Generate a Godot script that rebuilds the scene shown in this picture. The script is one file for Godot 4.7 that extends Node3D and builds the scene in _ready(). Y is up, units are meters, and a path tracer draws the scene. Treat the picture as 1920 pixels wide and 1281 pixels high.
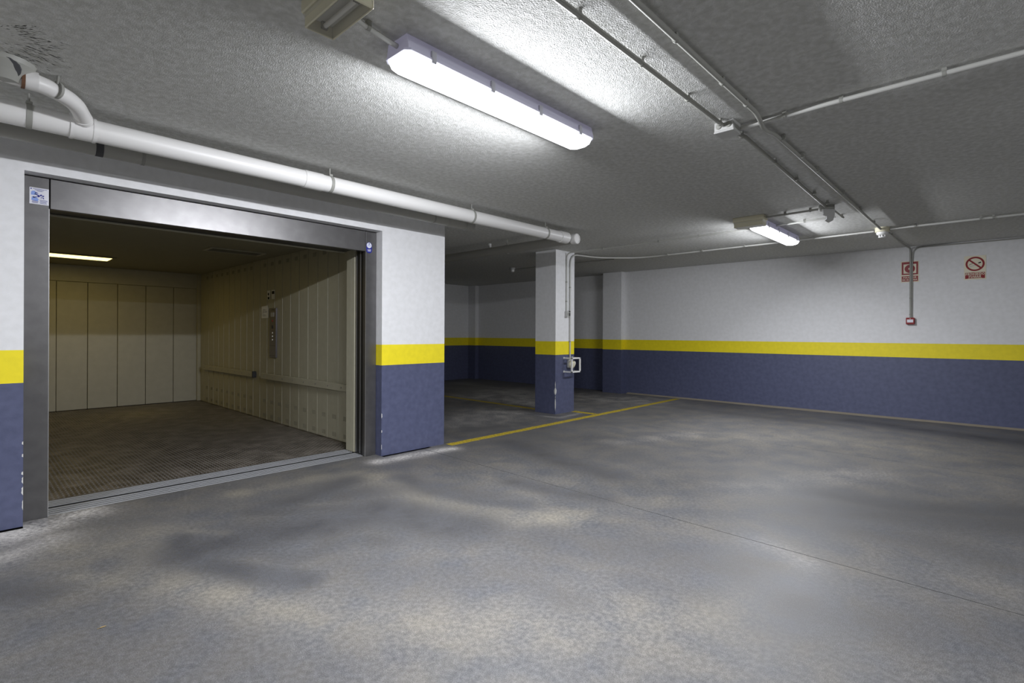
extends Node3D
# Basement car park with a car lift, built from the photograph. X runs along the lift wall, -Z into the lift; metres.

const H := 2.25            # ceiling
const WL := -4.0           # face of the lift wall
const WR := 8.42           # face of the right wall
const EYE := 1.1
var M := {}
var used := {}

func _ready():
	# ---------------------------------------------------------------- camera
	var cam := Camera3D.new()
	cam.name = "camera"
	cam.projection = Camera3D.PROJECTION_FRUSTUM
	cam.near = 0.05
	cam.far = 60.0
	cam.size = 0.05 * 1281.0 / 968.0
	cam.frustum_offset = Vector2(0, -0.05 * 15.0 / 968.0)
	var yaw := deg_to_rad(43.23)
	var roll := deg_to_rad(0.25)
	var fwd := Vector3(cos(yaw), 0, -sin(yaw))
	var r0 := Vector3(sin(yaw), 0, cos(yaw))
	var right := r0 * cos(roll) + Vector3.UP * sin(roll)
	var up := Vector3.UP * cos(roll) - r0 * sin(roll)
	cam.transform = Transform3D(Basis(right, up, -fwd), Vector3(0, EYE, 0))
	add_child(cam)
	cam.current = true
	# ---------------------------------------------------------------- surroundings and exposure
	var env := Environment.new()
	env.background_mode = Environment.BG_COLOR
	env.background_color = Color.BLACK
	env.tonemap_mode = Environment.TONE_MAPPER_LINEAR
	env.tonemap_exposure = 1.65
	env.sdfgi_enabled = true
	env.ssao_enabled = true
	env.ssil_enabled = true
	var we := WorldEnvironment.new()
	we.name = "surroundings"
	we.environment = env
	add_child(we)
	make_materials()
	build_shell()
	build_floor_markings()
	build_portal()
	build_lift_car()
	build_lift_fittings()
	# batten lamps: one row under the ceiling, the first one stands out of the frame on the left
	batten_lamp(Vector3(1.15, H, -1.715), "long lit fluorescent batten lamp between the lift and the two conduits")
	batten_lamp(Vector3(5.40, H, -1.75), "lit fluorescent batten lamp in front of the wall with the red signs", 0.58)
	batten_lamp(Vector3(-3.10, H, -1.715), "lit fluorescent batten lamp beside the lift wall, far from the signs")
	batten_lamp(Vector3(1.4, H, 2.3), "lit fluorescent batten lamp beyond the conduits, opposite the lift", 0.6)
	emergency_light(Vector3(0.86, H, -1.615), "unlit cream emergency light beside the long lamp near the lift")
	emergency_light(Vector3(5.28, H, -1.77), "unlit cream emergency light beside the lamp near the red signs")
	build_pipes()
	build_conduits()
	build_pillar_fittings()
	build_signs()
	build_small_things()

# ==================================================================== naming helpers
func numbered(called: String) -> String:
	var n: int = used.get(called, 0)
	used[called] = n + 1
	return called if n == 0 else "%s_%03d" % [called, n]

func thing(called: String, label: String, category: String, at := Vector3.ZERO, group := "") -> Node3D:
	var o := Node3D.new()
	o.name = numbered(called)
	add_child(o)
	o.position = at
	o.set_meta("label", label)
	o.set_meta("category", category)
	if group:
		o.set_meta("group", group)
	return o

func structure(called: String, label: String) -> Node3D:
	var o := Node3D.new()
	o.name = numbered(called)
	add_child(o)
	o.set_meta("label", label)
	o.set_meta("category", called.split("_")[0])
	o.set_meta("kind", "structure")
	return o

func part(called: String, mesh: Mesh, mat: Material, parent: Node3D, at := Vector3.ZERO) -> MeshInstance3D:
	var o := MeshInstance3D.new()
	o.name = called
	o.mesh = mesh
	if mat:
		o.material_override = mat
	o.position = at
	parent.add_child(o, true)
	return o

# ==================================================================== mesh helpers
func new_st() -> SurfaceTool:
	var st := SurfaceTool.new()
	st.begin(Mesh.PRIMITIVE_TRIANGLES)
	return st

func tri(st: SurfaceTool, a: Vector3, b: Vector3, c: Vector3, na: Vector3, nb: Vector3, nc: Vector3, ua := Vector2.ZERO, ub := Vector2.ZERO, uc := Vector2.ZERO):
	if (b - a).cross(c - a).dot(na + nb + nc) > 0.0:
		var t := b; b = c; c = t
		t = nb; nb = nc; nc = t
		var u := ub; ub = uc; uc = u
	st.set_normal(na); st.set_uv(ua); st.set_uv2(ua); st.add_vertex(a)
	st.set_normal(nb); st.set_uv(ub); st.set_uv2(ub); st.add_vertex(b)
	st.set_normal(nc); st.set_uv(uc); st.set_uv2(uc); st.add_vertex(c)

func quad(st: SurfaceTool, a: Vector3, b: Vector3, c: Vector3, d: Vector3, out: Vector3):
	var n := (b - a).cross(c - a)
	if n.length_squared() < 1e-14:
		n = (c - a).cross(d - a)
	n = n.normalized()
	if n.dot(out) < 0.0:
		n = -n
	tri(st, a, b, c, n, n, n, Vector2(0, 0), Vector2(1, 0), Vector2(1, 1))
	tri(st, a, c, d, n, n, n, Vector2(0, 0), Vector2(1, 1), Vector2(0, 1))

# box from lo to hi with its edges cut by ch
func box(st: SurfaceTool, lo: Vector3, hi: Vector3, ch := 0.0):
	var c := (lo + hi) * 0.5
	var h := (hi - lo) * 0.5
	ch = minf(ch, minf(h.x, minf(h.y, h.z)) * 0.9)
	for a in 3:
		var b := (a + 1) % 3
		var d := (a + 2) % 3
		for s in [-1.0, 1.0]:
			var p := []
			for q in [[-1, -1], [1, -1], [1, 1], [-1, 1]]:
				var v := Vector3.ZERO
				v[a] = s * h[a]
				v[b] = q[0] * (h[b] - ch)
				v[d] = q[1] * (h[d] - ch)
				p.append(c + v)
			var n := Vector3.ZERO
			n[a] = s
			quad(st, p[0], p[1], p[2], p[3], n)
			if ch > 0.0:
				for s2 in [-1.0, 1.0]:        # edges between faces a and b
					var e := []
					for k in [[true, -1.0], [true, 1.0], [false, 1.0], [false, -1.0]]:
						var v := Vector3.ZERO
						v[a] = s * (h[a] if k[0] else h[a] - ch)
						v[b] = s2 * (h[b] - ch if k[0] else h[b])
						v[d] = k[1] * (h[d] - ch)
						e.append(c + v)
					var en := Vector3.ZERO
					en[a] = s
					en[b] = s2
					quad(st, e[0], e[1], e[2], e[3], en)
	if ch > 0.0:
		for sx in [-1.0, 1.0]:
			for sy in [-1.0, 1.0]:
				for sz in [-1.0, 1.0]:
					var s := Vector3(sx, sy, sz)
					var n := s.normalized()
					tri(st, c + s * (h - Vector3(0, ch, ch)), c + s * (h - Vector3(ch, 0, ch)), c + s * (h - Vector3(ch, ch, 0)), n, n, n)

func box_mesh(lo: Vector3, hi: Vector3, ch := 0.0) -> ArrayMesh:
	var st := new_st()
	box(st, lo, hi, ch)
	return st.commit()

func tube(st: SurfaceTool, pts: Array, r: float, segs := 12, caps := true):
	var n := pts.size()
	var rings := []
	var axis: Vector3 = (pts[1] - pts[0]).normalized()
	var side := axis.cross(Vector3.UP)
	if side.length() < 0.1:
		side = axis.cross(Vector3.RIGHT)
	side = side.normalized()
	for i in n:
		var t: Vector3
		if i == 0:
			t = (pts[1] - pts[0]).normalized()
		elif i == n - 1:
			t = (pts[n - 1] - pts[n - 2]).normalized()
		else:
			t = ((pts[i] - pts[i - 1]).normalized() + (pts[i + 1] - pts[i]).normalized()).normalized()
		side = (side - t * side.dot(t)).normalized()
		var up := t.cross(side)
		var ring := []
		for k in segs:
			var a := TAU * k / segs
			var d := side * cos(a) + up * sin(a)
			ring.append([pts[i] + d * r, d])
		rings.append(ring)
	for i in n - 1:
		for k in segs:
			var k2 := (k + 1) % segs
			var a = rings[i][k]
			var b = rings[i][k2]
			var c = rings[i + 1][k2]
			var d = rings[i + 1][k]
			tri(st, a[0], b[0], c[0], a[1], b[1], c[1])
			tri(st, a[0], c[0], d[0], a[1], c[1], d[1])
	if caps:
		for e in [0, n - 1]:
			var out: Vector3 = (pts[0] - pts[1]).normalized() if e == 0 else (pts[n - 1] - pts[n - 2]).normalized()
			for k in segs:
				tri(st, pts[e], rings[e][k][0], rings[e][(k + 1) % segs][0], out, out, out)

func tube_mesh(pts: Array, r: float, segs := 12) -> ArrayMesh:
	var st := new_st()
	tube(st, pts, r, segs)
	return st.commit()

# a path whose corners are rounded by radius r
func rounded(pts: Array, r: float, steps := 6) -> Array:
	var out := [pts[0]]
	for i in range(1, pts.size() - 1):
		var p: Vector3 = pts[i]
		var a: Vector3 = pts[i - 1] - p
		var b: Vector3 = pts[i + 1] - p
		var rr := minf(r, minf(a.length(), b.length()) * 0.48)
		var s := p + a.normalized() * rr
		var e := p + b.normalized() * rr
		for k in steps + 1:
			var t := float(k) / steps
			out.append(s.lerp(p, t).lerp(p.lerp(e, t), t))
	out.append(pts[pts.size() - 1])
	return out

# lathe: profile of Vector2(radius, height) turned about an axis
func lathe(st: SurfaceTool, origin: Vector3, axis: Vector3, prof: Array, segs := 24):
	axis = axis.normalized()
	var s := axis.cross(Vector3.UP)
	if s.length() < 0.1:
		s = axis.cross(Vector3.RIGHT)
	s = s.normalized()
	var u := axis.cross(s)
	for i in prof.size() - 1:
		var p: Vector2 = prof[i]
		var q: Vector2 = prof[i + 1]
		var d := (q - p)
		if d.length() < 1e-7:
			continue
		var nr := d.y / d.length()
		var nh := -d.x / d.length()
		for k in segs:
			var a0 := TAU * k / segs
			var a1 := TAU * (k + 1) / segs
			var e0 := s * cos(a0) + u * sin(a0)
			var e1 := s * cos(a1) + u * sin(a1)
			var n0 := (e0 * nr + axis * nh).normalized()
			var n1 := (e1 * nr + axis * nh).normalized()
			var a := origin + axis * p.y + e0 * p.x
			var b := origin + axis * p.y + e1 * p.x
			var c := origin + axis * q.y + e1 * q.x
			var f := origin + axis * q.y + e0 * q.x
			if p.x > 1e-6:
				tri(st, a, b, c, n0, n1, n1)
			if q.x > 1e-6:
				tri(st, a, c, f, n0, n1, n0)

func lathe_mesh(origin: Vector3, axis: Vector3, prof: Array, segs := 24) -> ArrayMesh:
	var st := new_st()
	lathe(st, origin, axis, prof, segs)
	return st.commit()

# flat polygon pushed out along n by depth; p(x, y) = o + ex * x + ey * y
func prism(st: SurfaceTool, poly: PackedVector2Array, o: Vector3, ex: Vector3, ey: Vector3, depth: float, uv_scale := 0.0):
	var n := ex.cross(ey).normalized()
	var idx := Geometry2D.triangulate_polygon(poly)
	var c := Vector2.ZERO
	for p in poly:
		c += p / poly.size()
	for i in range(0, idx.size(), 3):
		var q := [poly[idx[i]], poly[idx[i + 1]], poly[idx[i + 2]]]
		var v := []
		for p in q:
			v.append(o + ex * p.x + ey * p.y)
		tri(st, v[0] + n * depth, v[1] + n * depth, v[2] + n * depth, n, n, n, q[0] * uv_scale, q[1] * uv_scale, q[2] * uv_scale)
		tri(st, v[0], v[1], v[2], -n, -n, -n)
	for i in poly.size():
		var a := poly[i]
		var b := poly[(i + 1) % poly.size()]
		var va := o + ex * a.x + ey * a.y
		var vb := o + ex * b.x + ey * b.y
		var e := b - a
		var outv := ex * e.y - ey * e.x
		if Geometry2D.is_polygon_clockwise(poly):
			outv = -outv
		quad(st, va, vb, vb + n * depth, va + n * depth, outv)

func prism_mesh(poly: PackedVector2Array, o: Vector3, ex: Vector3, ey: Vector3, depth: float) -> ArrayMesh:
	var st := new_st()
	prism(st, poly, o, ex, ey, depth)
	return st.commit()

func disc_poly(r: float, n := 40, c := Vector2.ZERO) -> PackedVector2Array:
	var p := PackedVector2Array()
	for k in n:
		p.append(c + Vector2(cos(TAU * k / n), sin(TAU * k / n)) * r)
	return p

func rect_poly(x0: float, y0: float, x1: float, y1: float) -> PackedVector2Array:
	return PackedVector2Array([Vector2(x0, y0), Vector2(x1, y0), Vector2(x1, y1), Vector2(x0, y1)])

# flat ring between two radii
func ring_mesh(r0: float, r1: float, o: Vector3, ex: Vector3, ey: Vector3, depth: float) -> ArrayMesh:
	var st := new_st()
	var n := ex.cross(ey).normalized()
	var k2 := 48
	for k in k2:
		var d0 := ex * cos(TAU * k / k2) + ey * sin(TAU * k / k2)
		var d1 := ex * cos(TAU * (k + 1) / k2) + ey * sin(TAU * (k + 1) / k2)
		quad(st, o + d0 * r0 + n * depth, o + d0 * r1 + n * depth, o + d1 * r1 + n * depth, o + d1 * r0 + n * depth, n)
		quad(st, o + d0 * r1, o + d1 * r1, o + d1 * r1 + n * depth, o + d0 * r1 + n * depth, d0)
		quad(st, o + d0 * r0, o + d1 * r0, o + d1 * r0 + n * depth, o + d0 * r0 + n * depth, -d0)
	return st.commit()

# ==================================================================== textures and materials
func noise_image(size: int, freq: float, oct: int, noise_seed: int, kind := FastNoiseLite.TYPE_SIMPLEX_SMOOTH, warp := 0.0) -> Image:
	var n := FastNoiseLite.new()
	n.noise_type = kind
	n.seed = noise_seed
	n.frequency = freq
	n.fractal_type = FastNoiseLite.FRACTAL_FBM
	n.fractal_octaves = oct
	if warp > 0.0:
		n.domain_warp_enabled = true
		n.domain_warp_amplitude = warp
		n.domain_warp_frequency = freq * 0.7
	var im := n.get_seamless_image(size, size, false, false, 0.12, true)
	im.convert(Image.FORMAT_L8)
	return im

func ramp_tex(im: Image, lo: Color, hi: Color, power := 1.0) -> ImageTexture:
	var src := im.get_data()
	var lut := PackedByteArray()
	for i in 256:
		var c := lo.lerp(hi, pow(i / 255.0, power))
		lut.append_array([c.r8, c.g8, c.b8])
	var out := PackedByteArray()
	out.resize(src.size() * 3)
	for i in src.size():
		var v := src[i] * 3
		out[i * 3] = lut[v]
		out[i * 3 + 1] = lut[v + 1]
		out[i * 3 + 2] = lut[v + 2]
	var res := Image.create_from_data(im.get_width(), im.get_height(), false, Image.FORMAT_RGB8, out)
	return ImageTexture.create_from_image(res)

func grey_tex(im: Image) -> ImageTexture:
	return ImageTexture.create_from_image(im)

func plain(called: String, c: Color, rough := 0.5, metal := 0.0) -> StandardMaterial3D:
	var m := StandardMaterial3D.new()
	m.resource_name = called
	m.albedo_color = c
	m.roughness = rough
	m.metallic = metal
	M[called] = m
	return m

# grain in world space: colour variation and relief
func grained(called: String, c: Color, rough: float, tex: Texture2D, relief: Texture2D, tile: float, height_cm: float, metal := 0.0) -> StandardMaterial3D:
	var m := plain(called, c, rough, metal)
	m.uv1_triplanar = true
	m.uv1_world_triplanar = true
	m.uv1_scale = Vector3.ONE / tile
	m.albedo_texture = tex
	if relief:
		m.heightmap_enabled = true
		m.heightmap_texture = relief
		m.heightmap_scale = height_cm
	return m

const STROKES := [
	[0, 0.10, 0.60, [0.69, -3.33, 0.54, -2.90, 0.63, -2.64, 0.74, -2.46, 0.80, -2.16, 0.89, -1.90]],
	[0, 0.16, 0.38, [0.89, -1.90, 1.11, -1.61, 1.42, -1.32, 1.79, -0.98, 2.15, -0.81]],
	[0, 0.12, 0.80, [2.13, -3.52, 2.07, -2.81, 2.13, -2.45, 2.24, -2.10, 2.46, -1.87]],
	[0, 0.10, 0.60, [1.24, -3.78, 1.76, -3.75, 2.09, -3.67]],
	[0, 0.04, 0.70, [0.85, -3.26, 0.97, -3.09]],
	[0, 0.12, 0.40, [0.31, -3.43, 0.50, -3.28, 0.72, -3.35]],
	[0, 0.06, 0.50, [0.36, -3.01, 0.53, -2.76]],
	[2, 0.15, 1.00, [0.10, -3.84, 0.30, -3.96, 0.46, -4.03]],
	[2, 0.12, 0.50, [0.13, -3.53, 0.31, -3.67]],
	[2, 0.09, 1.00, [2.42, -3.86, 2.82, -3.84, 3.16, -3.80]],
	[1, 0.11, 0.75, [0.78, -3.17, 0.76, -2.83, 0.84, -2.59, 0.94, -2.40, 1.03, -2.26]],
	[1, 0.14, 0.45, [0.86, -3.08, 1.00, -2.88, 1.08, -2.50, 1.33, -2.52]],
	[1, 0.13, 0.45, [1.28, -2.58, 1.43, -2.51, 1.52, -2.35]],
	[1, 0.14, 0.55, [1.40, -3.35, 1.68, -3.38, 1.95, -3.52]],
	[1, 0.12, 0.50, [1.21, -3.33, 1.41, -3.12, 1.69, -2.97]],
	[1, 0.11, 0.55, [2.27, -3.29, 2.21, -2.88, 2.30, -2.49, 2.44, -2.24]],
	[1, 0.15, 0.40, [1.48, -2.73, 1.78, -2.74, 1.86, -2.33]],
	[1, 0.12, 0.60, [0.08, -3.10, 0.20, -2.92]],
	[1, 0.20, 0.30, [0.18, -2.59, 0.31, -2.56, 0.46, -2.20]],
	[1, 0.17, 0.50, [4.09, -0.89, 4.06, -0.52, 4.32, -0.14, 4.54, 0.15]],
	[1, 0.20, 0.35, [3.44, -0.69, 3.50, -0.35, 3.44, -0.03]],
	[1, 0.22, 0.75, [7.78, -1.33, 7.54, -0.48, 7.45, 0.24]],
	[1, 0.15, 0.35, [7.37, -3.42, 7.28, -2.14, 7.33, -1.26]],
	[1, 0.16, 0.50, [3.76, -3.60, 3.49, -2.66, 3.43, -2.20]],
	[1, 0.12, 0.50, [2.78, -2.61, 2.82, -2.19, 2.91, -1.94]],
	[1, 0.14, 0.30, [2.08, -1.22, 2.11, -0.98, 2.23, -0.91]],
	[1, 0.12, 0.30, [1.71, -1.60, 1.69, -1.28]],
	[0, 0.35, 0.30, [5.45, -2.18, 6.20, -1.50, 6.21, -0.55]],
	[2, 0.20, 0.18, [3.81, -1.35, 4.33, -1.05, 4.91, -0.77]],
	[2, 0.08, 0.22, [2.88, -0.95, 2.85, -0.83, 2.77, -0.69]],  # scuffs, with the floor highlight partly painted in
	[2, 0.16, 0.18, [4.52, -2.83, 5.49, -2.43]],
	[2, 0.05, 0.50, [5.29, -4.57, 5.31, -4.18, 5.84, -4.22]],
	[2, 0.12, 0.45, [3.96, -4.67, 4.88, -5.19, 5.30, -4.77]],
	[1, 0.12, 0.50, [4.16, -5.00, 3.98, -4.41, 4.32, -4.31]],
	[1, 0.20, 0.40, [6.23, -7.50, 6.57, -6.57, 6.59, -5.70]],
	[2, 0.15, 0.30, [7.54, -8.71, 7.29, -6.84]],
	[2, 0.12, 0.35, [7.05, -5.04, 7.33, -4.30]],
	[1, 0.30, 0.72, [0.80, -2.97, 1.18, -2.87, 1.73, -2.79, 1.95, -2.25]],
	[1, 0.22, 0.45, [1.75, -3.22, 2.16, -3.06, 2.36, -2.51]],
	[1, 0.25, 0.45, [3.66, -0.79, 3.91, -0.40, 4.16, 0.11]],
	[1, 0.30, 0.30, [0.21, -2.25, 0.46, -2.07, 0.76, -1.67]],
	[1, 0.25, 0.30, [1.20, -2.29, 1.44, -1.88, 1.86, -1.60]],
	[1, 0.30, 0.35, [2.10, -1.81, 2.32, -1.30, 2.44, -1.00]],
	[1, 0.25, 0.35, [2.27, -0.56, 2.42, -0.24, 2.61, 0.05]],
	[2, 0.70, 0.55, [6.10, -6.49, 7.09, -6.66, 6.00, -5.19]],  # from here on, pale patches paint extra brightness onto the dim bay floor
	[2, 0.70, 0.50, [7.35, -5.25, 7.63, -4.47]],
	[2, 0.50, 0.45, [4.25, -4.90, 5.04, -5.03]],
]

# the concrete floor: tyre marks, dust, worn paths, a painted glare spot and painted bay brightness, laid out in metres over 12 x 12 m
func floor_texture() -> Array:
	var lo := 384
	var size := 2048
	var field := Image.create(lo, lo, false, Image.FORMAT_RGBF)
	var acc := []
	for k in 3:
		var a := PackedFloat32Array()
		a.resize(lo * lo)
		acc.append(a)
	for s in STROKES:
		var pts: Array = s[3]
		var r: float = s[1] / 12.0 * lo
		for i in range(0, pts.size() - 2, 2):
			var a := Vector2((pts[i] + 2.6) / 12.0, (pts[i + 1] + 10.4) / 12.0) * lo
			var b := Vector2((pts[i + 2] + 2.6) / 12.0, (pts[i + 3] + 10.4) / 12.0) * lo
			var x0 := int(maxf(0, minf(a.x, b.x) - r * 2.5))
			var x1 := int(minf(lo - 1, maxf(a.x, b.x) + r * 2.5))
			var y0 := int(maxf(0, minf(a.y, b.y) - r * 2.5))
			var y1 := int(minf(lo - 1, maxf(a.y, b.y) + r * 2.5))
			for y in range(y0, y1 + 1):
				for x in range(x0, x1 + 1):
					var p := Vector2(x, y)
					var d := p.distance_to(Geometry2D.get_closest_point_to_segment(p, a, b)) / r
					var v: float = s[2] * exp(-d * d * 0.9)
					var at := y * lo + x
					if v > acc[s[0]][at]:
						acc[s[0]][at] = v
	for y in lo:
		for x in lo:
			var at := y * lo + x
			field.set_pixel(x, y, Color(acc[0][at], acc[1][at], acc[2][at]))
	field.resize(size, size, Image.INTERPOLATE_CUBIC)
	var f := field.get_data().to_float32_array()
	var big := noise_image(size, 0.003, 5, 11, FastNoiseLite.TYPE_SIMPLEX_SMOOTH, 80.0).get_data()
	var mid := noise_image(size, 0.018, 6, 12, FastNoiseLite.TYPE_SIMPLEX_SMOOTH, 30.0).get_data()
	var fine := noise_image(size, 0.22, 3, 13).get_data()
	var out := PackedByteArray()
	out.resize(size * size * 3)
	var rough := PackedByteArray()
	rough.resize(size * size)
	var base := Vector3(0.465, 0.459, 0.450)
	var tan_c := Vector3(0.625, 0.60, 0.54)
	var dark_c := Vector3(0.285, 0.288, 0.305)
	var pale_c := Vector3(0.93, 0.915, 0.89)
	for i in size * size:
		var g := (big[i] - 128) / 128.0
		var m := (mid[i] - 128) / 128.0
		var n := (fine[i] - 128) / 128.0
		var c := base * (1.0 + 0.10 * g + 0.08 * m + 0.17 * n)
		c += Vector3(0.018, 0.006, -0.018) * m
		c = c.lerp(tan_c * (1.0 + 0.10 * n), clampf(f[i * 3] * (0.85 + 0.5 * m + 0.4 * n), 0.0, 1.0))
		c = c.lerp(dark_c * (1.0 + 0.26 * n), clampf(f[i * 3 + 1] * (0.85 + 0.5 * m + 0.5 * n), 0.0, 0.95))
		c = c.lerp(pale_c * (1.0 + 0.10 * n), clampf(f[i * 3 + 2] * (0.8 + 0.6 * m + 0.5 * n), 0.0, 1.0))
		out[i * 3] = int(clampf(c.x, 0, 1) * 255)
		out[i * 3 + 1] = int(clampf(c.y, 0, 1) * 255)
		out[i * 3 + 2] = int(clampf(c.z, 0, 1) * 255)
		rough[i] = int(clampf(0.53 + 0.03 * m + 0.07 * n - 0.03 * g, 0, 1) * 255)
	return [ImageTexture.create_from_image(Image.create_from_data(size, size, false, Image.FORMAT_RGB8, out)), ImageTexture.create_from_image(Image.create_from_data(size, size, false, Image.FORMAT_L8, rough))]

func make_materials():
	var soft := noise_image(512, 0.012, 4, 3, FastNoiseLite.TYPE_SIMPLEX_SMOOTH, 30.0)
	var peel := noise_image(512, 0.09, 3, 4)
	var stucco := noise_image(1024, 0.07, 3, 5)
	var swirl := noise_image(1024, 0.014, 5, 6, FastNoiseLite.TYPE_SIMPLEX_SMOOTH, 70.0)
	# ceiling plaster relief: fine stipple broken by trowel drags
	var a := stucco.get_data()
	var b := swirl.get_data()
	var mix := PackedByteArray()
	mix.resize(a.size())
	for i in a.size():
		mix[i] = int(clampf(a[i] * (0.35 + 0.5 * b[i] / 255.0) + b[i] * 0.22, 0, 255))
	var relief := grey_tex(Image.create_from_data(1024, 1024, false, Image.FORMAT_L8, mix))
	var soft_light := ramp_tex(soft, Color(0.955, 0.955, 0.95), Color(1, 1, 1))
	var swirl_light := ramp_tex(swirl, Color(0.84, 0.84, 0.825), Color(1, 1, 1))
	var peel_tex := grey_tex(peel)
	grained("ceiling_plaster", Color(0.85, 0.85, 0.84), 0.9, swirl_light, relief, 0.62, 0.28)
	grained("rough_patch", Color(0.42, 0.415, 0.39), 0.95, swirl_light, relief, 0.35, 0.5)
	grained("white_paint", Color(0.90, 0.90, 0.905), 0.6, soft_light, peel_tex, 0.5, 0.005)
	grained("yellow_paint", Color(0.95, 0.875, 0.12), 0.55, soft_light, peel_tex, 0.5, 0.005)
	grained("blue_paint", Color(0.345, 0.362, 0.47), 0.42, ramp_tex(soft, Color(0.86, 0.87, 0.88), Color(1, 1, 1)), peel_tex, 0.5, 0.015)
	grained("bare_plaster", Color(0.86, 0.855, 0.84), 0.9, soft_light, peel_tex, 0.2, 0.1)
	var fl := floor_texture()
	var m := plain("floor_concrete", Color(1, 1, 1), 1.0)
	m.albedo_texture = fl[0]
	m.metallic_specular = 0.42
	m.roughness_texture = fl[1]
	m.roughness_texture_channel = BaseMaterial3D.TEXTURE_CHANNEL_RED
	m.detail_enabled = true
	m.detail_blend_mode = BaseMaterial3D.BLEND_MODE_MUL
	m.detail_uv_layer = BaseMaterial3D.DETAIL_UV_2
	m.detail_albedo = ramp_tex(noise_image(1024, 0.28, 3, 21), Color(0.50, 0.50, 0.51), Color(1, 1, 1), 0.75)
	m.uv2_scale = Vector3.ONE
	plain("joint_dirt", Color(0.10, 0.10, 0.10), 0.95)
	grained("mortar", Color(0.66, 0.63, 0.57), 0.95, ramp_tex(peel, Color(0.62, 0.60, 0.56), Color(1, 1, 1)), peel_tex, 0.25, 0.3)
	grained("line_paint", Color(0.80, 0.69, 0.16), 0.7, ramp_tex(noise_image(512, 0.03, 5, 31, FastNoiseLite.TYPE_SIMPLEX_SMOOTH, 20.0), Color(0.56, 0.60, 0.95), Color(1, 1, 1), 0.6), peel_tex, 0.45, 0.05)
	grained("frame_steel", Color(0.46, 0.455, 0.455), 0.37, ramp_tex(soft, Color(0.90, 0.90, 0.90), Color(1, 1, 1)), null, 0.8, 0.0, 0.75)
	plain("door_dark", Color(0.20, 0.20, 0.205), 0.4, 0.5)
	plain("door_black", Color(0.06, 0.06, 0.06), 0.6)
	plain("edge_metal", Color(0.78, 0.78, 0.78), 0.3, 0.85)
	grained("sill_aluminium", Color(0.60, 0.605, 0.62), 0.5, soft_light, null, 0.4, 0.0, 0.2)
	grained("car_cream", Color(0.71, 0.695, 0.615), 0.42, soft_light, null, 0.7, 0.0)
	grained("car_door_cream", Color(0.73, 0.72, 0.665), 0.45, soft_light, null, 0.9, 0.0)
	grained("car_roof", Color(0.60, 0.585, 0.50), 0.6, soft_light, null, 0.7, 0.0)
	plain("slot_dark", Color(0.50, 0.485, 0.42), 0.8)
	var tread := plain("tread_plate", Color(0.54, 0.52, 0.50), 0.5, 0.35)
	tread.albedo_texture = ramp_tex(noise_image(1024, 0.009, 6, 41, FastNoiseLite.TYPE_SIMPLEX_SMOOTH, 60.0), Color(0.42, 0.38, 0.33), Color(1.0, 0.98, 0.95))
	tread.uv1_triplanar = true
	tread.uv1_world_triplanar = true
	tread.uv1_scale = Vector3.ONE * 0.5
	plain("tread_stud", Color(0.52, 0.505, 0.485), 0.42, 0.45)
	plain("panel_steel", Color(0.52, 0.51, 0.53), 0.35, 0.8)
	plain("paper", Color(0.94, 0.935, 0.91), 0.9)
	plain("ink", Color(0.10, 0.10, 0.11), 0.8)
	plain("pvc_white", Color(0.87, 0.865, 0.855), 0.4)
	plain("pvc_grey", Color(0.66, 0.655, 0.63), 0.5)
	plain("conduit_grey", Color(0.62, 0.62, 0.595), 0.5)
	plain("conduit_pale", Color(0.74, 0.74, 0.72), 0.5)
	plain("clip_grey", Color(0.58, 0.58, 0.555), 0.6)
	var hg := plain("lamp_housing", Color(0.78, 0.78, 0.82), 0.45)
	hg.emission_enabled = true
	hg.emission = Color(0.80, 0.78, 0.95)
	hg.emission_energy_multiplier = 0.07
	plain("lamp_clip", Color(0.80, 0.80, 0.83), 0.3)
	plain("cream_plastic", Color(0.84, 0.82, 0.72), 0.5)
	plain("box_grey", Color(0.72, 0.72, 0.71), 0.5)
	plain("dark_plastic", Color(0.16, 0.16, 0.17), 0.5)
	plain("white_enamel", Color(0.90, 0.90, 0.89), 0.4)
	plain("sign_red", Color(0.55, 0.06, 0.085), 0.45)
	plain("sign_ivory", Color(0.90, 0.87, 0.78), 0.5)
	plain("sign_black", Color(0.06, 0.06, 0.06), 0.5)
	plain("sticker_blue", Color(0.10, 0.14, 0.55), 0.4)
	plain("sticker_pale_blue", Color(0.55, 0.65, 0.90), 0.5)
	plain("sticker_white", Color(0.90, 0.90, 0.93), 0.5)
	plain("rust", Color(0.42, 0.30, 0.22), 0.9)
	plain("leaf_brown", Color(0.50, 0.43, 0.30), 0.9)
	plain("scab_grey", Color(0.30, 0.30, 0.31), 0.9)
	var d := plain("lamp_glow", Color(1, 1, 1), 0.4)
	d.emission_enabled = true
	d.emission = Color(0.965, 0.975, 1.0)
	d.emission_energy_multiplier = 3.0
	var g := plain("lift_glow", Color(1, 0.95, 0.8), 0.4)
	g.emission_enabled = true
	g.emission = Color(1.0, 0.90, 0.55)
	g.emission_energy_multiplier = 2.0
	var glass := plain("clear_cover", Color(0.95, 0.94, 0.88, 0.22), 0.15)
	glass.transparency = BaseMaterial3D.TRANSPARENCY_ALPHA

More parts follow.
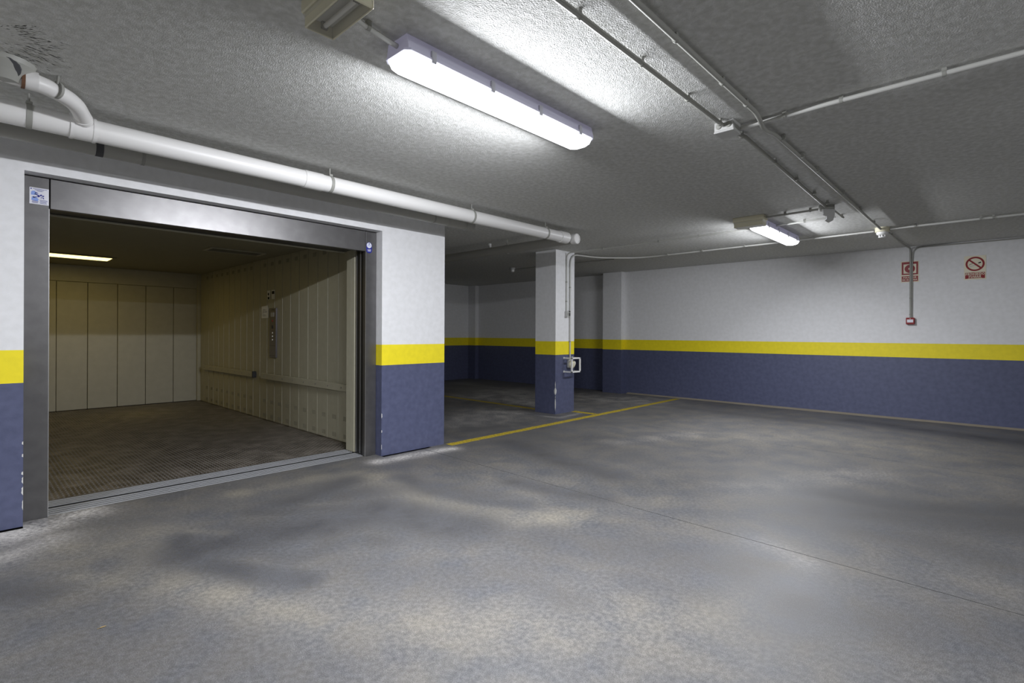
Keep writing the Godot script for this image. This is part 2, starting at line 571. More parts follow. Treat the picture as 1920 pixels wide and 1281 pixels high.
# ==================================================================== shell
# boxes [lo, hi] painted blue to 0.81 m, yellow to 1.0 m, white above
func painted_mesh(boxes: Array) -> ArrayMesh:
	var mesh := ArrayMesh.new()
	var zones := [[0.0, 0.81, "blue_paint"], [0.81, 0.995, "yellow_paint"], [0.995, H, "white_paint"]]
	for z in zones:
		var st := new_st()
		var any := false
		for b in boxes:
			var lo: Vector3 = b[0]
			var hi: Vector3 = b[1]
			var y0 := maxf(lo.y, z[0])
			var y1 := minf(hi.y, z[1])
			if y1 - y0 > 1e-4:
				box(st, Vector3(lo.x, y0, lo.z), Vector3(hi.x, y1, hi.z))
				any = true
		if any:
			st.commit(mesh)
			mesh.surface_set_material(mesh.get_surface_count() - 1, M[z[2]])
	return mesh

func wall(called: String, label: String, boxes: Array) -> MeshInstance3D:
	var o := part(called, painted_mesh(boxes), null, self)
	used[called] = 1
	o.set_meta("label", label)
	o.set_meta("category", "wall")
	o.set_meta("kind", "structure")
	return o

func slab(poly: PackedVector2Array, parent: Node3D, top: float):
	var st := new_st()
	var idx := Geometry2D.triangulate_polygon(poly)
	for i in range(0, idx.size(), 3):
		var v := []
		for k in 3:
			var p := poly[idx[i + k]]
			v.append(Vector3(p.x, top, p.y))
		if (v[1] - v[0]).cross(v[2] - v[0]).y > 0.0:
			v = [v[0], v[2], v[1]]
		for q in v:
			st.set_normal(Vector3.UP)
			st.set_uv(Vector2((q.x + 2.6) / 12.0, (q.z + 10.4) / 12.0))
			st.set_uv2(Vector2(q.x, q.z) / 1.3)
			st.add_vertex(q)
	for i in poly.size():
		var a := poly[i]
		var b := poly[(i + 1) % poly.size()]
		var e := b - a
		var n := Vector3(e.y, 0, -e.x)
		if Geometry2D.is_polygon_clockwise(poly):
			n = -n
		quad(st, Vector3(a.x, top, a.y), Vector3(b.x, top, b.y), Vector3(b.x, top - 0.15, b.y), Vector3(a.x, top - 0.15, a.y), n)
	part("slab", st.commit(), M.floor_concrete, parent)

func build_shell():
	var f := structure("floor", "worn grey concrete floor with tyre marks and dusty arcs")
	var w := 0.003
	var j1 := func(z): return 2.86 - 0.034 * (z - 0.08)
	var j2 := func(z): return 5.56 - 0.02 * z
	slab(PackedVector2Array([Vector2(-6.2, 5.2), Vector2(j1.call(5.2) - w, 5.2), Vector2(j1.call(-3.96) - w, -3.96), Vector2(2.56, -3.96), Vector2(2.56, -4.125), Vector2(0.235, -4.125), Vector2(0.235, -3.96), Vector2(-6.2, -3.96)]), f, 0.0)
	slab(PackedVector2Array([Vector2(j1.call(5.2) + w, 5.2), Vector2(j2.call(5.2) - 0.0015, 5.2), Vector2(j2.call(-3.96) - 0.0015, -3.96), Vector2(j1.call(-3.96) + w, -3.96)]), f, 0.0)
	slab(PackedVector2Array([Vector2(j2.call(5.2) + 0.0015, 5.2), Vector2(8.62, 5.2), Vector2(8.62, -3.96), Vector2(j2.call(-3.96) + 0.0015, -3.96)]), f, 0.0)
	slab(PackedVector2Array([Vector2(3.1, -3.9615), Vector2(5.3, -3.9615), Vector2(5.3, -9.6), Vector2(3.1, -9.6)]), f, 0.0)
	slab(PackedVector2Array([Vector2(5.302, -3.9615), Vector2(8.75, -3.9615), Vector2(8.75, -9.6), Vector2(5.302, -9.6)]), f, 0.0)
	part("joint_bed", box_mesh(Vector3(-6.2, -0.2, -9.6), Vector3(8.75, -0.012, 5.2)), M.joint_dirt, f)

	var c := structure("ceiling", "grey stippled plaster ceiling of the car park")
	part("plaster_slab", box_mesh(Vector3(-6.2, H, -9.85), Vector3(8.85, H + 0.2, 5.2)), M.ceiling_plaster, c)
	var rng := RandomNumberGenerator.new()
	rng.seed = 5
	var st := new_st()
	for k in 420:
		var a := rng.randf_range(-0.75, 1.9)
		var rad := rng.randfn(0.0, 0.035)
		var q := Vector2(-0.05 + cos(a) * (0.27 + rad), -2.86 - sin(a) * (0.27 + rad))
		var turn := a + rng.randf_range(-0.5, 0.5)
		var l := rng.randf_range(0.010, 0.034)
		var wd := rng.randf_range(0.0012, 0.0035)
		var e := Vector3(cos(turn), 0, -sin(turn))
		prism(st, PackedVector2Array([Vector2(-l / 2, 0), Vector2(0, wd), Vector2(l / 2, 0), Vector2(0, -wd)]), Vector3(q.x, H, q.y), e, Vector3.UP.cross(e), 0.0022)
	var sm := part("plaster_smears", st.commit(), M.rough_patch, c)
	sm.set_meta("kind", "stuff")
	sm.set_meta("label", "dark scratchy arc of trowelled plaster")

	wall("wall_left", "white wall round the lift doorway with yellow stripe and blue base", [
		[Vector3(-6.2, 0, WL - 0.13), Vector3(0.235, H, WL)], [Vector3(2.56, 0, WL - 0.13), Vector3(3.275, H, WL)], [Vector3(0.235, 2.01, WL - 0.13), Vector3(2.56, H, WL)]])
	wall("wall_shaft_right", "painted side wall of the bay behind the lift", [[Vector3(3.075, 0, -9.85), Vector3(3.275, H, WL - 0.13)]])
	wall("wall_shaft_left", "side wall of the lift shaft", [[Vector3(-0.2, 0, -9.85), Vector3(0.0, H, WL - 0.13)]])
	wall("wall_shaft_back", "end wall of the lift shaft", [[Vector3(0.0, 0, -9.85), Vector3(3.075, H, -9.65)]])
	wall("wall_far", "short end wall of the dim bay behind the pillar", [[Vector3(3.275, 0, -9.6), Vector3(8.75, H, -9.4)]])
	wall("wall_right", "long white wall with red signs, yellow stripe and blue base", [[Vector3(WR, 0, -5.05), Vector3(WR + 0.2, H, 5.2)]])
	wall("wall_far_right", "side wall of the dim bay behind the pillar", [[Vector3(8.55, 0, -9.4), Vector3(8.75, H, -5.05)]])
	wall("wall_near", "painted wall of the car park opposite the lift", [[Vector3(-6.0, 0, 5.0), Vector3(WR, H, 5.2)]])
	wall("wall_side", "painted wall of the car park opposite the red signs", [[Vector3(-6.2, 0, WL), Vector3(-6.0, H, 5.2)]])

	var p := thing("pilaster", "narrow painted pilaster on the wall with the red signs", "pilaster", Vector3(8.31, 0, -5.25))
	part("shaft", painted_mesh([[Vector3(0, 0, -0.2), Vector3(0.239, H, 0.199)]]), null, p)
	p = thing("pilaster", "slim painted corner pier in the dim bay", "pilaster", Vector3(8.44, 0, -9.275))
	part("shaft", painted_mesh([[Vector3(0, 0, -0.124), Vector3(0.109, H, 0.125)]]), null, p)
	p = thing("pillar", "square painted pillar with yellow stripe standing on the floor of the bay", "pillar", Vector3(5.53, 0, -4.385))
	part("shaft", painted_mesh([[Vector3(0, 0, -0.36), Vector3(0.425, H, 0)]]), null, p)
	for q in [[0.315, 0.11, 0.026], [0.40, 0.10, 0.008], [0.14, 0.20, 0.012], [0.23, 0.06, 0.006]]:
		chip(p, Vector3(0, q[0], 0), q[1], q[2])
	var wl := thing("paint_chips", "white chipped paint on the wall corner beside the lift frame", "paint chips", Vector3(0.235, 0, WL))
	for q in [[0.30, 0.02, 0.008], [0.26, 0.04, 0.006], [0.2, 0.05, 0.007], [0.40, 0.02, 0.006], [0.47, 0.02, 0.006], [0.12, 0.06, 0.004]]:
		chip_flat(wl, q[0], q[1], q[2], -1.0)
	wl = thing("paint_chips", "white chipped paint on the wall corner between lift frame and bay", "paint chips", Vector3(2.56, 0, WL))
	for q in [[0.36, 0.045, 0.008], [0.22, 0.025, 0.007], [0.08, 0.05, 0.004]]:
		chip_flat(wl, q[0], q[1], q[2], 1.0)
	# mortar fillet along the foot of the right wall
	var tr := new_st()
	rng.seed = 9
	var z := -4.98
	var prev := 0.06
	while z < 4.9:
		var nz := minf(z + rng.randf_range(0.12, 0.3), 5.0)
		var wd := clampf(prev + rng.randf_range(-0.02, 0.02), 0.035, 0.10)
		var a0 := Vector3(WR - prev, 0.001, z)
		var a1 := Vector3(WR - wd, 0.001, nz)
		var t0 := Vector3(WR, 0.022, z)
		var t1 := Vector3(WR, 0.022, nz)
		quad(tr, a0, a1, t1, t0, Vector3(-0.2, 1, 0))
		quad(tr, t0, t1, Vector3(WR, 0.001, nz), Vector3(WR, 0.001, z), Vector3.RIGHT)
		quad(tr, a0, a1, Vector3(WR, 0.001, nz), Vector3(WR, 0.001, z), Vector3.DOWN)
		z = nz
		prev = wd
	var t := part("trim_1", tr.commit(), M.mortar, self)
	t.set_meta("label", "rough tan mortar fillet along the foot of the long wall")
	t.set_meta("category", "trim")
	t.set_meta("kind", "structure")

# a flake of bare plaster wrapped over a vertical corner (faces -X and +Z)
func chip(parent: Node3D, at: Vector3, h: float, w: float):
	var st := new_st()
	var poly := PackedVector2Array([Vector2(0, -h / 2), Vector2(w * 0.8, -h * 0.25), Vector2(w, h * 0.1), Vector2(w * 0.5, h * 0.35), Vector2(0, h / 2)])
	prism(st, poly, at + Vector3(-0.0008, 0, -0.001), Vector3.RIGHT, Vector3.UP, 0.0018)
	var back := PackedVector2Array()
	for p in poly:
		back.append(Vector2(-p.x * 0.8, p.y))
	prism(st, back, at + Vector3(0.001, 0, 0.0008), Vector3(0, 0, 1), Vector3.UP, 0.0018)
	part("paint_chip", st.commit(), M.bare_plaster, parent)

func chip_flat(parent: Node3D, y: float, h: float, w: float, s: float):
	var st := new_st()
	prism(st, PackedVector2Array([Vector2(0, -h / 2), Vector2(w * s, -h * 0.2), Vector2(w * s * 0.7, h * 0.15), Vector2(w * s * 0.9, h * 0.3), Vector2(0, h / 2)]), Vector3(0, y, -0.0005), Vector3.RIGHT, Vector3.UP, 0.0015)
	part("paint_chip", st.commit(), M.bare_plaster, parent)

# painted lines with ragged edges
func line_strip(a: Vector2, b: Vector2, width: float, sd: int) -> ArrayMesh:
	var rng := RandomNumberGenerator.new()
	rng.seed = sd
	var st := new_st()
	var d := (b - a).normalized()
	var n := Vector2(-d.y, d.x)
	var steps := int((b - a).length() / 0.07)
	var last := []
	for i in steps + 1:
		var p := a.lerp(b, float(i) / steps)
		var l := p + n * (width * 0.5 + rng.randf_range(-0.006, 0.006))
		var r := p - n * (width * 0.5 + rng.randf_range(-0.006, 0.006))
		var now := [Vector3(l.x, 0.0012, l.y), Vector3(r.x, 0.0012, r.y)]
		if last:
			quad(st, last[0], now[0], now[1], last[1], Vector3.UP)
			var dn := Vector3(0, 0.0012, 0)
			quad(st, last[0], now[0], now[0] - dn, last[0] - dn, Vector3(n.x, 0, n.y))
			quad(st, last[1], now[1], now[1] - dn, last[1] - dn, -Vector3(n.x, 0, n.y))
		last = now
	return st.commit()

func build_floor_markings():
	var t := thing("floor_line", "long worn yellow line painted along the front of the bay", "floor marking", Vector3.ZERO, "yellow floor lines")
	part("paint_strip", line_strip(Vector2(3.28, -3.935), Vector2(8.34, -3.965), 0.095, 1), M.line_paint, t)
	t = thing("floor_line", "worn yellow line running from behind the pillar to the end wall of the bay", "floor marking", Vector3.ZERO, "yellow floor lines")
	part("paint_strip", line_strip(Vector2(5.72, -4.76), Vector2(5.84, -9.38), 0.09, 2), M.line_paint, t)
	t = thing("floor_line", "short worn yellow stub between the pillar foot and the long yellow line", "floor marking", Vector3.ZERO, "yellow floor lines")
	part("paint_strip", line_strip(Vector2(5.93, -4.38), Vector2(5.94, -4.02), 0.10, 3), M.line_paint, t)

# ==================================================================== lift doorway
func build_portal():
	var f := thing("lift_door_frame", "dark grey steel door frame round the open car lift", "door frame", Vector3(0, 0, 0))
	var z0 := -4.135
	var z1 := -4.09
	var post := part("post", box_mesh(Vector3(0.237, 0, z0), Vector3(0.348, 2.003, z1), 0.002), M.frame_steel, f)
	part("edge_highlight", box_mesh(Vector3(0.3465, 0.001, z1 - 0.006), Vector3(0.3495, 1.826, z1 + 0.0008)), M.edge_metal, post)  # lighter strip put in for the highlight along the post edge
	post = part("post", box_mesh(Vector3(2.451, 0, z0), Vector3(2.558, 2.003, z1), 0.002), M.frame_steel, f)
	part("edge_highlight", box_mesh(Vector3(2.4495, 0.001, z1 - 0.006), Vector3(2.4525, 2.0, z1 + 0.0008)), M.edge_metal, post)  # same built-in edge highlight on this post
	part("header", box_mesh(Vector3(0.353, 1.826, z0), Vector3(2.447, 2.003, z1), 0.002), M.frame_steel, f)
	part("head_gap_seal", box_mesh(Vector3(0.237, 2.003, z0), Vector3(2.558, 2.0099, z0 + 0.02)), M.door_black, f)
	# retracted leaves of the landing door, seen on edge
	var d := thing("landing_door", "dark sliding landing door leaves folded into the right side of the lift frame", "door")
	part("leaf", box_mesh(Vector3(2.462, 0.012, -4.188), Vector3(2.95, 1.93, -4.145), 0.002), M.door_dark, d)
	part("leaf", box_mesh(Vector3(2.462, 0.012, -4.255), Vector3(2.95, 1.93, -4.205), 0.002), M.door_dark, d)
	for z in [-4.197, -4.266]:
		part("leaf_edge", box_mesh(Vector3(2.460, 0.012, z - 0.004), Vector3(2.49, 1.90, z + 0.004)), M.edge_metal, d)
	part("head_gap_box", box_mesh(Vector3(0.3, 1.905, -4.29), Vector3(2.95, 2.0, -4.136)), M.door_black, d)  # black box added to close the head gap against light and show its shade
	# sills
	var s := thing("landing_sill", "grooved aluminium threshold at the landing side of the lift", "threshold")
	part("bed", box_mesh(Vector3(0.3, -0.05, -4.31), Vector3(2.9, -0.003, -4.127)), M.joint_dirt, s)
	for k in 4:
		var z := -4.135 - k * 0.043
		part("rib", box_mesh(Vector3(0.3, -0.03, z - 0.025), Vector3(2.9, 0.0, z), 0.002), M.sill_aluminium, s)
	s = thing("car_sill", "grooved aluminium threshold at the car side of the lift", "threshold")
	part("bed", box_mesh(Vector3(0.3, -0.05, -4.495), Vector3(2.62, -0.003, -4.33)), M.joint_dirt, s)
	for k in 4:
		var z := -4.332 - k * 0.041
		part("rib", box_mesh(Vector3(0.3, -0.03, z - 0.025), Vector3(2.62, 0.0, z), 0.002), M.sill_aluminium, s)

# ==================================================================== lift car
const CX0 := 0.18
const CX1 := 2.63
const CZ0 := -4.5
const CZ1 := -9.4
const CH := 2.03

func build_lift_car():
	var c := thing("lift_car", "cream panelled car lift cabin with tread plate floor", "lift", Vector3(0, 0, 0))
	var fl := part("floor_plate", box_mesh(Vector3(CX0 - 0.03, -0.04, CZ1 - 0.1), Vector3(CX1 + 0.03, -0.002, CZ0)), M.tread_plate, c)
	# raised lozenges of the tread plate
	var st := new_st()
	var l := 0.0125
	var w := 0.0042
	var h := 0.0022
	var top := [Vector3(l * 0.5, h, 0), Vector3(0, h, w * 0.5), Vector3(-l * 0.5, h, 0), Vector3(0, h, -w * 0.5)]
	var low := [Vector3(l, 0, 0), Vector3(0, 0, w), Vector3(-l, 0, 0), Vector3(0, 0, -w)]
	quad(st, top[0], top[1], top[2], top[3], Vector3.UP)
	for k in 4:
		var k2 := (k + 1) % 4
		quad(st, low[k], low[k2], top[k2], top[k], (low[k] + low[k2]) + Vector3.UP * 0.005)
	var stud := st.commit()
	stud.surface_set_material(0, M.tread_stud)
	var pitch := 0.0265
	var nx := int((CX1 - CX0 - 0.02) / pitch)
	var nz := int((CZ0 - CZ1 - 0.02) / pitch)
	var mm := MultiMesh.new()
	mm.transform_format = MultiMesh.TRANSFORM_3D
	mm.mesh = stud
	mm.instance_count = nx * nz
	var i := 0
	for a in nx:
		for b in nz:
			var turn := PI / 4 if (a + b) % 2 == 0 else -PI / 4
			mm.set_instance_transform(i, Transform3D(Basis(Vector3.UP, turn), Vector3(CX0 + 0.02 + a * pitch, -0.002, CZ0 - 0.015 - b * pitch)))
			i += 1
	var ms := MultiMeshInstance3D.new()
	ms.name = "tread_studs"
	ms.multimesh = mm
	ms.set_meta("kind", "stuff")
	fl.add_child(ms, true)
	# roof and left side
	part("roof", box_mesh(Vector3(CX0 - 0.03, CH, CZ1 - 0.1), Vector3(CX1 + 0.03, CH + 0.03, CZ0)), M.car_roof, c)
	# right side: upright panels with a raised seam
	var pw := 0.2255
	var n := int(ceil((CZ0 - CZ1 + 0.046) / pw))
	var slit_st := new_st()
	for row in [[0.03, 0.075], [0.21, 0.255], [1.93, 1.975]]:
		for k in 6:
			var z: float = -0.045 - k * 0.0135
			box(slit_st, Vector3(-0.0012, row[0], z - 0.0045), Vector3(0.001, row[1], z), 0.0)
	var slits := slit_st.commit()
	var ps := new_st()
	box(ps, Vector3(0, 0.0, -pw + 0.0015), Vector3(0.025, CH, -0.0015), 0.002)
	box(ps, Vector3(-0.004, 0.0, -0.0075), Vector3(0.002, CH - 0.001, -0.0015), 0.0015)
	var panel := ps.commit()
	var zs := CZ0 + 0.046
	for k in n:
		var at := Vector3(CX1, 0, zs - k * pw)
		if at.z - pw < CZ1 + 0.02:
			part("side_panel", box_mesh(Vector3(0, 0, CZ1 - at.z), Vector3(0.025, CH, -0.0015), 0.002), M.car_cream, c, at)
			break
		var p := part("side_panel", panel, M.car_cream, c, at)
		if k != 11:
			part("vent_slits", slits, M.slot_dark, p).set_meta("kind", "stuff")  # darker strips stand in for the shade inside open slits
	for k in n:
		var at := Vector3(CX0, 0, zs - k * pw)
		if at.z - pw < CZ1 + 0.02:
			break
		var p := part("side_panel", panel, M.car_cream, c, at)
		p.rotation.y = PI
		p.position.z -= pw
	part("corner_post", box_mesh(Vector3(CX1 - 0.05, 0, CZ1), Vector3(CX1, CH, CZ1 + 0.04), 0.003), M.car_cream, c)
	# front jambs and lintel of the car
	for s in [0, 1]:
		var x0 := 2.466 if s == 1 else 0.18
		var x1 := 2.66 if s == 1 else 0.335
		part("front_jamb", box_mesh(Vector3(x0, 0.001, -4.452), Vector3(x1, CH, -4.364), 0.004), M.car_cream, c)
		part("front_jamb", box_mesh(Vector3(x0 - 0.004, 0.001, -4.358), Vector3(x1, CH, -4.298), 0.006), M.car_cream, c)
	part("lintel", box_mesh(Vector3(0.3, 1.866, -4.50), Vector3(2.5, CH, -4.33)), M.door_dark, c)  # dark finish puts the shadow on the lintel face into its colour
	part("lintel_edge", box_mesh(Vector3(0.3, 1.853, -4.515), Vector3(2.47, 1.866, -4.495), 0.002), M.car_cream, c)
	# far end: a five leaf door under a transom
	part("transom", box_mesh(Vector3(CX0, 1.80, CZ1 - 0.05), Vector3(CX1, CH, CZ1), 0.003), M.car_door_cream, c)
	var d := part("end_door", box_mesh(Vector3(CX0, 0, CZ1 - 0.09), Vector3(CX1, 1.80, CZ1 - 0.06)), M.door_black, c)
	var xs := [0.20, 0.535, 0.878, 1.214, 1.556, 1.900, 2.262, 2.606]
	for k in xs.size() - 1:
		var front: float = CZ1 - (0.012 if k >= 2 else 0.002)
		part("door_leaf", box_mesh(Vector3(xs[k] + 0.003, 0.004, CZ1 - 0.05), Vector3(xs[k + 1] - 0.003, 1.797, front), 0.003), M.car_door_cream, d)
	# handrails
	for r in [[-9.14 + 0.02, -7.08, true], [-6.80, -4.665, false]]:
		var hr := part("handrail", box_mesh(Vector3(CX1 - 0.045, 0.515, r[0]), Vector3(CX1 - 0.02, 0.588, r[1]), 0.004), M.car_cream, c)
		var nb := 8
		for k in nb:
			var z: float = lerpf(r[0] + 0.1, r[1] - 0.1, float(k) / (nb - 1))
			part("bracket", box_mesh(Vector3(CX1 - 0.022, 0.53, z - 0.02), Vector3(CX1, 0.57, z + 0.02)), M.car_cream, hr)
			part("bolt", lathe_mesh(Vector3(CX1 - 0.045, 0.552, z), Vector3.LEFT, [Vector2(0.007, 0), Vector2(0.006, 0.003), Vector2(0, 0.004)], 8), M.panel_steel, hr)
		if r[2]:
			part("end_cap", box_mesh(Vector3(CX1 - 0.047, 0.512, r[1] - 0.002), Vector3(CX1, 0.592, r[1] + 0.02), 0.003), M.dark_plastic, hr)

func build_lift_fittings():
	# operating panel
	var z0 := -6.60
	var z1 := -6.41
	var y0 := 0.79
	var y1 := 1.40
	var x := CX1 - 0.004
	var p := thing("control_panel", "tall narrow steel button panel on the side wall of the lift cabin", "control panel", Vector3(0, 0, 0))
	part("plate", box_mesh(Vector3(x - 0.014, y0, z0), Vector3(CX1 + 0.001, y1, z1), 0.003), M.panel_steel, p)
	var at := func(t): return y1 - t * (y1 - y0)
	var zc := (z0 + z1) / 2
	part("slot", box_mesh(Vector3(x - 0.016, at.call(0.045), zc - 0.03), Vector3(x - 0.012, at.call(0.03), zc + 0.06)), M.dark_plastic, p)
	part("display", box_mesh(Vector3(x - 0.017, at.call(0.175), zc - 0.05), Vector3(x - 0.012, at.call(0.09), zc + 0.045), 0.002), M.box_grey, p)
	part("button", lathe_mesh(Vector3(x - 0.014, at.call(0.257), zc), Vector3.LEFT, [Vector2(0.014, 0), Vector2(0.012, 0.006), Vector2(0, 0.007)], 14), M.sign_red, p)
	part("key_switch", box_mesh(Vector3(x - 0.02, at.call(0.415), zc - 0.018), Vector3(x - 0.012, at.call(0.345), zc + 0.018), 0.003), M.dark_plastic, p)
	for t in [0.50, 0.57, 0.64]:
		part("button", lathe_mesh(Vector3(x - 0.014, at.call(t), zc), Vector3.LEFT, [Vector2(0.014, 0), Vector2(0.012, 0.006), Vector2(0, 0.007)], 14), M.edge_metal, p)
	part("seam", box_mesh(Vector3(x - 0.015, at.call(0.762), z0 + 0.01), Vector3(x - 0.012, at.call(0.757), z1 - 0.01)), M.dark_plastic, p)
	part("seam", box_mesh(Vector3(x - 0.015, at.call(0.963), z0 + 0.01), Vector3(x - 0.012, at.call(0.957), z1 - 0.01)), M.dark_plastic, p)
	# pinned paper
	var px := CX1 - 0.006
	var q := thing("paper_notice", "white paper notice with a cut corner taped beside the lift button panel", "notice", Vector3(0, 0, 0))
	var st := new_st()
	prism(st, PackedVector2Array([Vector2(0, 0), Vector2(0.215, 0), Vector2(0.215, 0.115), Vector2(0.185, 0.155), Vector2(0, 0.15)]), Vector3(px, 1.282, -6.875), Vector3(0, 0, 1), Vector3.UP, 0.0015)
	part("sheet", st.commit(), M.paper, q)
	for r in [[0.03, 0.10, 0.078, 0.003], [0.11, 0.17, 0.078, 0.003], [0.04, 0.12, 0.11, 0.0015], [0.04, 0.16, 0.098, 0.0015], [0.03, 0.07, 0.055, 0.0015], [0.03, 0.13, 0.04, 0.0015], [0.03, 0.15, 0.026, 0.0015]]:
		part("print_line", box_mesh(Vector3(px - 0.0022, 1.282 + r[2] - r[3], -6.875 + r[0]), Vector3(px - 0.001, 1.282 + r[2] + r[3], -6.875 + r[1])), M.ink, q)
	for s in [[-6.70, -6.615, "narrow black and pale sticker high above the lift button panel"], [-6.565, -6.475, "wider sticker with a black top half above the lift button panel"]]:
		var k := thing("sticker", s[2], "sticker")
		part("sheet", box_mesh(Vector3(px - 0.001, 1.512, s[0]), Vector3(px + 0.002, 1.625, s[1])), M.paper, k)
		if s[0] < -6.6:
			part("pictogram", prism_mesh(disc_poly(0.018, 10, Vector2(0.04, 0.068)), Vector3(px - 0.001, 1.512, s[0]), Vector3(0, 0, 1), Vector3.UP, 0.001), M.ink, k)
			part("pictogram", box_mesh(Vector3(px - 0.002, 1.515, s[0] + 0.02), Vector3(px, 1.545, s[0] + 0.07)), M.ink, k)
		else:
			part("pictogram", box_mesh(Vector3(px - 0.002, 1.575, s[0] + 0.012), Vector3(px, 1.612, s[1] - 0.006)), M.ink, k)
	# roof lamp
	var l := thing("lift_lamp", "dim warm recessed lamp in the roof of the lift cabin", "lamp", Vector3(0.96, CH, -8.25))
	part("trim_ring", box_mesh(Vector3(-0.36, -0.012, -0.215), Vector3(0.36, 0.0, 0.215), 0.004), M.car_roof, l)
	part("diffuser", box_mesh(Vector3(-0.32, -0.016, -0.16), Vector3(0.32, -0.010, 0.16), 0.002), M.lift_glow, l)
	var al := AreaLight3D.new()
	al.name = "lift_lamp_light"
	al.area_size = Vector2(0.6, 0.3)
	al.light_color = Color(1.0, 0.87, 0.45)
	al.light_energy = 0.2
	al.shadow_enabled = true
	al.position = Vector3(0, -0.02, 0)
	al.rotation.x = -PI / 2
	l.add_child(al)
	# ventilation grille
	var v := thing("ventilation_grille", "flat framed ventilation grille in the roof of the lift cabin", "grille", Vector3(2.14, CH, -6.375))
	var fs := new_st()
	for b in [[-0.30, -0.135, 0.30, -0.115], [-0.30, 0.115, 0.30, 0.135], [-0.30, -0.115, -0.265, 0.115], [0.265, -0.115, 0.30, 0.115]]:
		box(fs, Vector3(b[0], -0.012, b[1]), Vector3(b[2], 0, b[3]), 0.002)
	part("frame", fs.commit(), M.car_cream, v)
	part("backing", box_mesh(Vector3(-0.265, -0.002, -0.115), Vector3(0.265, 0.0, 0.115)), M.door_black, v)
	for k in 8:
		part("slat", box_mesh(Vector3(-0.265, -0.009, -0.105 + k * 0.028), Vector3(0.265, -0.004, -0.095 + k * 0.028)), M.slot_dark, v)
	# notice on the left post
	var zf := -4.0892
	var n := thing("safety_notice", "small white and blue pictogram notice on the left post of the lift frame", "notice", Vector3(0.262, 1.843, zf))
	part("card", box_mesh(Vector3(0, 0, -0.001), Vector3(0.084, 0.096, 0.0012)), M.sticker_white, n)
	var shapes := [
		[M.sticker_pale_blue, [0.006, 0.052, 0.022, 0.052, 0.030, 0.060, 0.024, 0.076, 0.014, 0.076, 0.007, 0.070]],
		[M.sticker_pale_blue, [0.008, 0.022, 0.036, 0.018, 0.040, 0.030, 0.030, 0.040, 0.010, 0.042]],
		[M.sticker_blue, [0.014, 0.040, 0.018, 0.034, 0.032, 0.042, 0.042, 0.042, 0.046, 0.050, 0.038, 0.056, 0.024, 0.062, 0.020, 0.058, 0.036, 0.050, 0.034, 0.046, 0.022, 0.042, 0.016, 0.044]],
		[M.sticker_blue, [0.044, 0.056, 0.052, 0.060, 0.056, 0.052, 0.062, 0.056, 0.064, 0.050, 0.058, 0.046, 0.050, 0.052, 0.046, 0.048]],
		[M.sticker_blue, [0.046, 0.038, 0.058, 0.040, 0.060, 0.034, 0.063, 0.034, 0.062, 0.043, 0.050, 0.043]],
		[M.sticker_blue, [0.022, 0.066, 0.034, 0.062, 0.040, 0.064, 0.026, 0.071]],
	]
	for s in shapes:
		var poly := PackedVector2Array()
		for k in range(0, s[1].size(), 2):
			poly.append(Vector2(s[1][k], s[1][k + 1]))
		part("pictogram", prism_mesh(poly, Vector3(0, 0, 0.0012), Vector3.RIGHT, Vector3.UP, 0.0006), s[0], n)
	part("emblem", prism_mesh(disc_poly(0.0035, 14, Vector2(0.007, 0.088)), Vector3(0, 0, 0.0012), Vector3.RIGHT, Vector3.UP, 0.0006), M.sticker_blue, n)
	for r in [[0.014, 0.076, 0.089], [0.022, 0.062, 0.083], [0.030, 0.056, 0.077], [0.012, 0.038, 0.018], [0.010, 0.038, 0.013], [0.012, 0.036, 0.008], [0.044, 0.078, 0.026], [0.046, 0.078, 0.020], [0.044, 0.074, 0.014], [0.046, 0.076, 0.008]]:
		part("print_line", box_mesh(Vector3(r[0], r[2] - 0.0011, 0.001), Vector3(r[1], r[2] + 0.0011, 0.0017)), M.sticker_blue, n)
	# round maintenance sticker on the right post
	var m := thing("round_sticker", "blue sticker with a white disc on the right post of the lift frame", "sticker", Vector3(2.482, 1.86, zf))
	var body := PackedVector2Array()
	for k in 13:
		body.append(Vector2(0.028 * cos(PI * k / 12), 0.021 + 0.028 * sin(PI * k / 12)))
	for k in 13:
		body.append(Vector2(-0.028 * cos(PI * k / 12), -0.026 - 0.022 * sin(PI * k / 12)))
	part("backing", prism_mesh(body, Vector3.ZERO, Vector3.RIGHT, Vector3.UP, 0.001), M.sticker_blue, m)
	part("disc", prism_mesh(disc_poly(0.0245, 28, Vector2(0, 0.021)), Vector3(0, 0, 0.001), Vector3.RIGHT, Vector3.UP, 0.0006), M.sticker_white, m)
	part("emblem", prism_mesh(disc_poly(0.0055, 12, Vector2(0, 0.034)), Vector3(0, 0, 0.0016), Vector3.RIGHT, Vector3.UP, 0.0005), M.sticker_blue, m)
	for r in [[-0.016, 0.016, 0.022, 0], [-0.014, 0.014, 0.015, 0], [-0.018, 0.018, -0.016, 1], [-0.015, 0.018, -0.023, 1], [-0.016, 0.016, -0.031, 1]]:
		part("print_line", box_mesh(Vector3(r[0], r[2] - 0.0016, 0.001), Vector3(r[1], r[2] + 0.0016, 0.0021)), M.sticker_white if r[3] else M.sticker_pale_blue, m)

